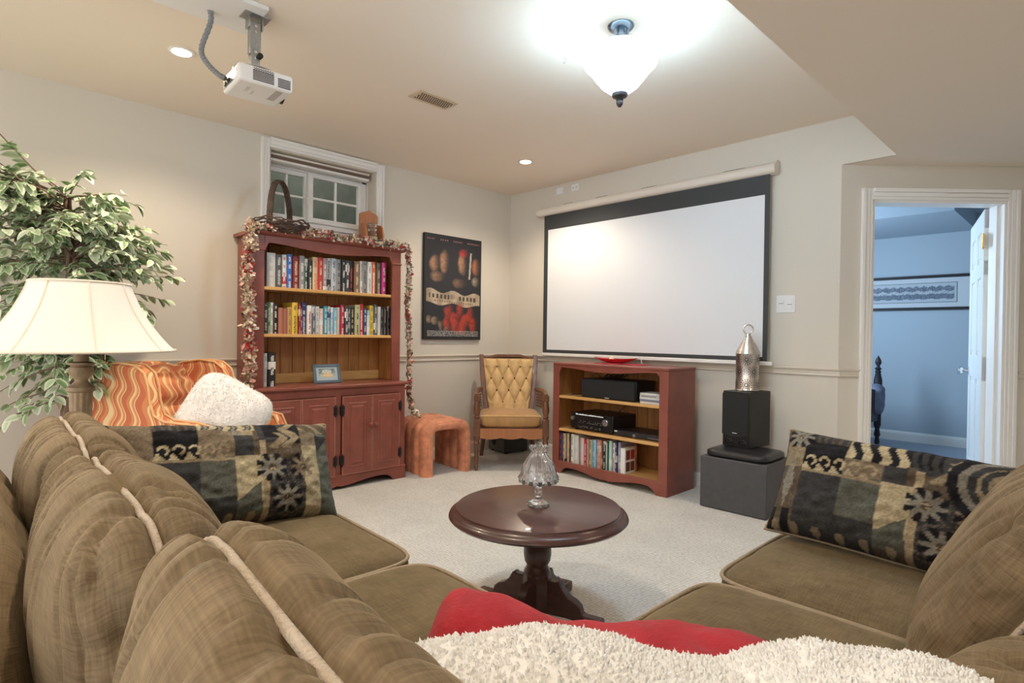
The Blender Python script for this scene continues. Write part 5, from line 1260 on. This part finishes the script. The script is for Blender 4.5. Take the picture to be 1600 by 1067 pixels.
o2 = out2d([(650,1050),(668,1000),(682,972),(700,950),(722,940),(745,943),(790,955),(850,975),(900,990),(960,998),(1020,1001),(1080,1000),(1130,1003),(1180,1010),(1230,1022),(1262,1048)], .76)
rm = mound('throw', o2, .76, .13, .478, 'redplush', rt, ro, .016, 8, nv=30)
sofa_part('corner_cushion', (3.80,-3.50,.52), (.20,.14,.09), 'sofa', False, 4, 14, (0,0,.01), soft, (0,0,-yaw))

# ================================================================== TABLE LAMP ON END TABLE
LP = (1.665,-3.612)
et = thing('end_table', 'small round dark end table behind the sofa, under the table lamp', 'table', (LP[0]-.03,LP[1],0))
MB().lathe([(0,.525),(.17,.525),(.185,.535),(.185,.548),(.178,.555),(0,.555)], seg=40).build('tabletop', 'mahog', et, smooth=True)
MB().lathe([(0,.03),(.05,.03),(.03,.08),(.022,.2),(.03,.3),(.02,.42),(.05,.52),(0,.526)], seg=20).build('column', 'mahog', et, smooth=True)
for k in range(3): MB().prism([(.02,.05),(.06,.09),(.12,.045),(.165,.02),(.17,0),(.14,0),(.08,.03)], 'Y', -.014, .014).xf(Matrix.Rotation(k*2*PI/3,4,'Z')).build('leg', 'mahog', et, bevel=.003)
tl = thing('table_lamp', 'table lamp with ivory bell shade and fluted antique column', 'lamp', (LP[0],LP[1],.5555))
z0 = .5555
MB().lathe([(0,0),(.085,0),(.088,.012),(.075,.022),(.060,.030),(.052,.045),(0,.05)], seg=28).build('foot', 'lampbase', tl, smooth=True)
MB().lathe([(.024,.04),(.027,.10),(.032,.305),(.034,.312)], seg=48, fn=lambda a,t,z: 1+.045*math.cos(12*a)).build('fluted_column', 'lampbase', tl, smooth='full')
MB().lathe([(.032,.308),(.042,.314),(.040,.326),(.030,.332),(.019,.345),(.018,.352),(.030,.362),(.036,.378),(.034,.392),(.028,.397),(.038,.402),(.038,.408),(.022,.412),(.022,.45),(.012,.455),(.012,.52),(0,.52)], seg=32).build('capital', 'lampbase', tl, smooth=True)
shp = [(.276,0),(.256,.020),(.228,.055),(.200,.095),(.176,.135),(.158,.175),(.146,.205),(.139,.228)]
nseg = 8
def gore(a, t, z): return 1-.020*(1-abs(math.cos(a*nseg/2)))*(1-.3*t)
so_m = MB(); segs = 96; prof = [(r, .447+z) for r, z in shp] + [(r-.004, .447+z) for r, z in reversed(shp)]
so_m.lathe(prof+[prof[0]], seg=segs, fn=gore); so_m.build('lamp_shade', 'shade', tl, smooth=True)
for k in range(nseg):
    a = 2*PI*k/nseg+PI/nseg*0
    MB().tube([((r+.001)*math.cos(a), (r+.001)*math.sin(a), .447+z) for r, z in shp], .0028, 6).build('shade_rib', 'shadetrim', tl, smooth=True)
for r, z in ((.277,.449),(.140,.674)):
    MB().tube([(r*gore(a,0,0)*math.cos(a), r*gore(a,0,0)*math.sin(a), z) for a in [2*PI*i/64 for i in range(64)]], .0045, 6, closed=True).build('shade_binding', 'shadetrim', tl, smooth=True)
MB().tube([(0,0,.52),(0,0,.668)], .005, 8).tube([(-.136,0,.664),(.136,0,.664)], .002, 5).tube([(0,-.136,.664),(0,.136,.664)], .002, 5).build('harp', 'brass', tl)
MB().tube([(.075,.055,.50),(.075,.055,.418)], .0012, 5).ball((.075,.055,.412), .007, 8).build('pull_chain', 'brass', tl)

# ================================================================== FICUS
FO = (.44,-3.52,0); fc = thing('ficus_tree', 'artificial ficus tree with pale variegated leaves in the corner', 'plant', FO)
MB().lathe([(0,0),(.11,0),(.12,.02),(.145,.24),(.155,.25),(.155,.28),(.14,.28),(.135,.25),(0,.25)], seg=30).build('pot', 'pot', fc, smooth=True)
stuff(MB().lathe([(0,.262),(.06,.268),(.134,.252),(.134,.24),(0,.24)], seg=20).build('moss', pm('moss',(.10,.09,.04),.95,var=.4,vs=60,bump=.8,bs=60), fc, smooth=True))
rnd = random.Random(21)
trunks = []
for k in range(4):
    ph = k*PI/2; pts = []; rs_ = []
    for i in range(26):
        t = i/25; z = .25+1.47*t; tw_ = .030*(1-t*.6); pts.append((tw_*math.cos(ph+t*9)+.055*t, tw_*math.sin(ph+t*9)+.035*math.sin(t*3), z)); rs_.append(.019*(1-.62*t))
    MB().tube(pts, rs_, 8).build('stem', 'bark', fc, smooth=True); trunks.append(pts)
def leaf_mesh(L, W, fold_, curl, seed):
    """pointed oval leaf with a folded midrib, cream margin"""
    ns = 6; V = []; C_ = []; rs = random.Random(seed)
    gcol = [(.22,.36,.15),(.32,.47,.24),(.45,.58,.35),(.56,.65,.46)][seed % 4]
    for i in range(ns+1):
        t = i/ns; w = W*math.sin(PI*min(1, t*.95+.03))**.75*(1-.25*t); dz = -curl*t*t
        for s, kk in ((-1,0),(-.62,1),(0,2),(.62,1),(1,0)):
            V.append((t*L, s*w, dz*L + abs(s)*w*fold_)); C_.append((.80,.80,.66) if kk == 0 or (i in (0,ns)) else (gcol if kk == 1 else [q*.8 for q in gcol]))
    F = [(i*5+j, i*5+j+1, (i+1)*5+j+1, (i+1)*5+j) for i in range(ns) for j in range(4)]
    return V, F, C_
kinds = [leaf_mesh(.085,.024,.35,.22,0), leaf_mesh(.075,.023,.25,.35,1), leaf_mesh(.07,.021,.4,.15,2), leaf_mesh(.08,.026,.2,.28,3)]
kme = []
for V, F, C_ in kinds:
    me = bpy.data.meshes.new('leaf'); me.from_pydata(V, [], F); add_pattern(me, np.array(C_)); me.materials.append(MT['leaf']); me.polygons.foreach_set('use_smooth', [True]*len(F)); kme.append(me)
# branches: direction, length, height on the trunk
br = MB(); leaves = []
def branch(p0, d, L, n_leaf, droop=.25, r=.0045):
    d = d.normalized(); pts = [Vector(p0)]; cur = Vector(p0); dv = d.copy()
    for i in range(8):
        dv = (dv + Vector((rnd.uniform(-.12,.12), rnd.uniform(-.12,.12), -droop*.12+rnd.uniform(-.08,.08)))).normalized(); cur = cur+dv*(L/8)
        if cur.x+FO[0] < .035: cur.x = .035-FO[0]; dv.x = abs(dv.x)*.3
        pts.append(cur.copy())
    br.tube(pts, [r*(1-.75*i/8) for i in range(9)], 5)
    for k in range(n_leaf):
        t = .22+.78*rnd.random(); f = t*8; i = min(7, int(f)); p = pts[i].lerp(pts[i+1], f-i); tdir = (pts[i+1]-pts[i]).normalized()
        s = tdir.cross(Vector((0,0,1))); s = s.normalized()*rnd.choice((-1,1)); ld = (tdir*.55+s*rnd.uniform(.3,1.0)+Vector((rnd.uniform(-.3,.3),rnd.uniform(-.3,.3),rnd.uniform(-.55,.25)))).normalized()
        leaves.append((p, ld))
tp_ = trunks[0]
def tz(z): return Vector(tp_[min(25, max(0, int((z-.25)/1.47*25)))])
for k in range(230):
    h = rnd.uniform(.88,1.78); w_ = .62-.30*abs(h-1.45)/.6; az = rnd.uniform(0, 2*PI); d = Vector((math.cos(az), math.sin(az), rnd.uniform(-.15,.50)))
    # the crown leans towards the left wall side (-y) and bushes out towards the room
    if d.y > 0: w_ *= .82
    branch(tz(h), d, w_*rnd.uniform(.55,1.0), 19, .5)
for k in range(20): branch(tz(rnd.uniform(1.5,1.85)), Vector((rnd.uniform(-.1,.4), -1.0+rnd.uniform(-.2,.2), rnd.uniform(.25,.8))), rnd.uniform(.50,.80), 30, .4)
for k in range(9): branch(tz(rnd.uniform(.62,.95)), Vector((rnd.uniform(-.3,.9), rnd.uniform(-1,.9), rnd.uniform(-.25,.2))), rnd.uniform(.22,.40), 8, .9)
br.build('branches', 'bark', fc, smooth=True)
fwd = Vector((math.sin(yaw), math.cos(yaw), 0)); 
def near(l): # leaves nearest the room side show largest
    return (Vector(FO)+l[0]-Vector((4.07,-3.94,1.07))).length
def leaf_matrix(p, d, roll_):
    x = d; up = Vector((0,0,1)); y = up.cross(x)
    if y.length < .05: y = Vector((0,1,0))
    y.normalize(); z = x.cross(y); m = Matrix((x,y,z)).transposed().to_4x4() @ Matrix.Rotation(roll_,4,'X'); m.translation = p; return m
leaves = [l for l in leaves if l[0].x+FO[0]+l[1].x*.085 > .02]
leaves.sort(key=near); rest_v, rest_f, rest_c = [], [], []
for k, (p, d) in enumerate(leaves):
    kd = rnd.randrange(4); m = leaf_matrix(p, d, rnd.uniform(-.7,.7)) @ Matrix.Scale(rnd.uniform(.62,.98), 4)
    if k < 300:
        o = bpy.data.objects.new('leaf', kme[kd]); COL.objects.link(o); o.parent = fc; o.matrix_local = m
    else:
        V, F, C_ = kinds[kd]; b0 = len(rest_v); rest_v += [tuple(m @ Vector(v)) for v in V]; rest_f += [tuple(i+b0 for i in f) for f in F]; rest_c += [tuple(c) for c in C_]
me = bpy.data.meshes.new('foliage'); me.from_pydata(rest_v, [], rest_f); add_pattern(me, np.array(rest_c)); me.polygons.foreach_set('use_smooth', [True]*len(rest_f))
stuff(finish('foliage', me, 'leaf', fc))

# ================================================================== ORANGE SWIRL ARMCHAIR (front = +X)
oc = thing('swirl_armchair', 'orange swirl-patterned tufted wing armchair beside the hutch', 'armchair', (.69,-2.985,0), .48)
def oc_(name, c, h, p=5, n=18, bulge=(0,0,0), disp=None, rot=(0,0,0), mat='swirl'): return softbox(name, h[0], h[1], h[2], mat, oc, p, n, bulge, disp, c, rot)
oc_('base', (.02,0,.21), (.36,.27,.11), 8, 14)
def tuft(p, d, n):
    z = p.z; w = 0
    for zc in (-.10,.07,.22): w -= .030*math.exp(-((z-zc)/.022)**2)
    for zc in (-.10,.07):
        for yc in (-.10,.10): w -= .022*math.exp(-(((z-zc)/.03)**2+((p.y-yc)/.03)**2))
    return w*max(0, d[0]) + .005*nz(p.y*9, z*9, 2)
oc_('tufted_back', (-.275,0,.60), (.085,.235,.290), 4, 40, (.03,0,0), tuft, (0,-.12,0))
oc_('outer_back', (-.36,0,.52), (.045,.26,.37), 6, 20, (0,0,.02), None, (0,-.12,0))
def wing(name, s):
    pr = [(-.40,.10),(.34,.10),(.36,.30),(.36,.56),(.33,.615),(.25,.63),(.10,.635),(.035,.66),(.005,.73),(-.005,.80),(-.03,.865),(-.09,.902),(-.20,.912),(-.33,.895),(-.43,.855),(-.45,.80),(-.42,.40)]
    m = MB().prism(pr, 'Y', s*.245-.032, s*.245+.032)
    o = m.build(name, 'swirl', oc, bevel=.022, seg=4)
    uvl = o.data.uv_layers.new(name='uv')
    for l in o.data.loops: v = o.data.vertices[l.vertex_index].co; uvl.data[l.index].uv = (v.x+v.y*.9, v.z)
    for e in (-1,1): MB().tube([(x, s*.245+e*.030, z) for x, z in pr[1:16]], .006, 6).build('piping', 'orangepipe', o, smooth=True)
    return o
wing('side_wing', -1); wing('side_wing', 1)
oc_('seat_cushion', (.07,0,.385), (.285,.205,.065), 6, 18, (0,0,.015))
for sx in (-.30,.30):
    for sy in (-.22,.22): MB().lathe([(.014,0),(.022,.06),(.026,.105)], (sx,sy,0), 12).build('leg', 'walnut', oc)
fp = thing('fur_pillow', 'white furry throw pillow leaning in the orange armchair', 'pillow', (.945,-2.935,.625), yaw*-1-PI/2+PI/2)
fb = softbox('cover', .205, .070, .205, 'furw', fp, 4.5, 26, (0,.02,0), lambda p,d,n: .008*nz(p.x*7,p.y*7,p.z*7), (0,0,0), (-.22,.50,0), pt=2.6)
bm = bmesh.new(); bm.from_mesh(fb.data); bm.free()
fz = fuzz('pile', fb, 'furw', fp, 14000, .007, .0020, .9, 9); fz.rotation_euler = fb.rotation_euler

# ================================================================== PROJECTOR
bo = MB().box(1.33,1.60,-4.1,-2.972,2.420,2.4395).build('ceiling_board', 'projw', bevel=.003); tag(bo, 'white painted board fixed to the ceiling above the projector', 'board')
pj = thing('projector', 'white ceiling-hung projector with grey vents', 'projector', (1.505,-2.980,2.10)); pj.rotation_euler = (0, 0, -.05)
MB().box(-.110,.110,-.112,.112,0,.072).build('case', 'projw', pj, bevel=.014, seg=4)
for k in range(7): MB().box(.1095,.1115,-.055,.030,.012+.0062*k,.0152+.0062*k).build('vent_slot', 'dark', pj)
for k in range(6): MB().box(.1095,.1115,.046,.098,.010+.0066*k,.0134+.0066*k).build('vent_slot', 'dark', pj)
hm = MB()
for i in range(9):
    for j in range(3): hm.lathe([(.0028,0),(.0028,.002)], (0,0,0), 6).xf(Matrix()) if False else hm.box(.107,.1112,-.052+.0092*i+(.0045 if j % 2 else 0),-.0475+.0092*i+(.0045 if j % 2 else 0),.0575-.0001*j+.0035*(j-1),.0597+.0035*(j-1))
hm.build('vent_holes', 'dark', pj)
MB().box(-.09,.09,-.1135,-.110,.012,.052).build('connector_panel', 'steel', pj)
MB().box(-.070,-.050,-.118,-.112,.02,.035).box(-.03,.0,-.118,-.112,.02,.035).build('connectors', 'black', pj)
MB().box(-.03,.085,.045,.075,-.0015,.002).build('filter_door', pm('grey_plastic',(.45,.43,.41),.5), pj)
MB().box(.0,.05,-.06,-.045,-.0015,.002).box(-.02,.02,-.03,-.02,-.0015,.002).build('rating_label', pm('pale_grey',(.62,.60,.57),.5), pj)
MB().lathe([(0,0),(.030,0),(.032,.012),(.024,.016),(0,.010)], seg=20).xf(Matrix.Translation((-.05,.110,.036)) @ Matrix.Rotation(-PI/2,4,'X')).build('lens', 'black', pj, smooth=True)
CS = 1.051
mn = thing('projector_mount', 'grey steel bracket hanging the projector from the ceiling board', 'bracket', (1.50,-2.995,2.42)); 
MB().box(-.030,.045,-.055,.055,-.004,0).box(-.024,.024,-.030,-.024,-.05,-.003).box(-.024,.024,.024,.030,-.05,-.003).build('ceiling_plate', 'steel', mn, bevel=.002)
MB().box(-.014,.014,-.024,.024,-.16,-.02).build('upper_arm', 'steel', mn, bevel=.003)
MB().box(-.018,.018,-.018,.018,-.242,-.14).build('lower_arm', 'steel', mn, bevel=.003)
for z in (-.04,-.065,-.15,-.175): MB().lathe([(0,0),(.006,0),(.006,.004),(0,.005)], seg=10).xf(Matrix.Translation((.015,0,z)) @ Matrix.Rotation(PI/2,4,'Y')).build('bolt', 'chrome', mn)
MB().lathe([(0,-.012),(.012,-.012),(.012,.012),(0,.012)], seg=12).xf(Matrix.Translation((.022,.015,-.165)) @ Matrix.Rotation(PI/2,4,'Y')).build('wing_nut', 'black', mn, bevel=.002)
MB().lathe([(0,-.236),(.085,-.236),(.085,-.232),(.02,-.228),(0,-.228)], seg=30).build('disc_plate', 'steel', mn, smooth=True)
for a in (.6,2.5,4.4): MB().tube([(.03*math.cos(a),.03*math.sin(a),-.234),(.075*math.cos(a),.075*math.sin(a),-.238),(.08*math.cos(a),.08*math.sin(a),-.247)], .007, 6).build('spider_arm', 'steel', mn)
cpts = [(1.56,-3.19,2.42),(1.546,-3.2,2.395),(1.552,-3.183,2.323),(1.541,-3.214,2.202),(1.549,-3.200,2.150),(1.575,-3.165,2.105),(1.60,-3.142,2.085)]
cv = []
CC = Vector((4.0707,-3.9378,1.0716)); P_ = [CC+(Vector(p)-CC)*1.051 for p in cpts]
for i in range(len(P_)-1):
    a, b, c, d = P_[max(0,i-1)], P_[i], P_[i+1], P_[min(len(P_)-1,i+2)]
    for t in np.linspace(0,1,12,endpoint=False):
        cv.append(.5*((2*b)+(c-a)*t+(2*a-5*b+4*c-d)*t*t+(3*b-a-3*c+d)*t**3))
cv.append(P_[-1])
cbm = MB().tube(cv, [.0105+.0012*(1 if i % 2 else -1) for i in range(len(cv))], 10); o = cbm.build('cable_conduit', pm('braided_grey',(.24,.25,.26),.5,.2,var=.5,vs=120,stretch=(1,1,3)), smooth=True); tag(o, 'grey spiral-wrapped cable hanging from the ceiling board to the projector', 'cable')
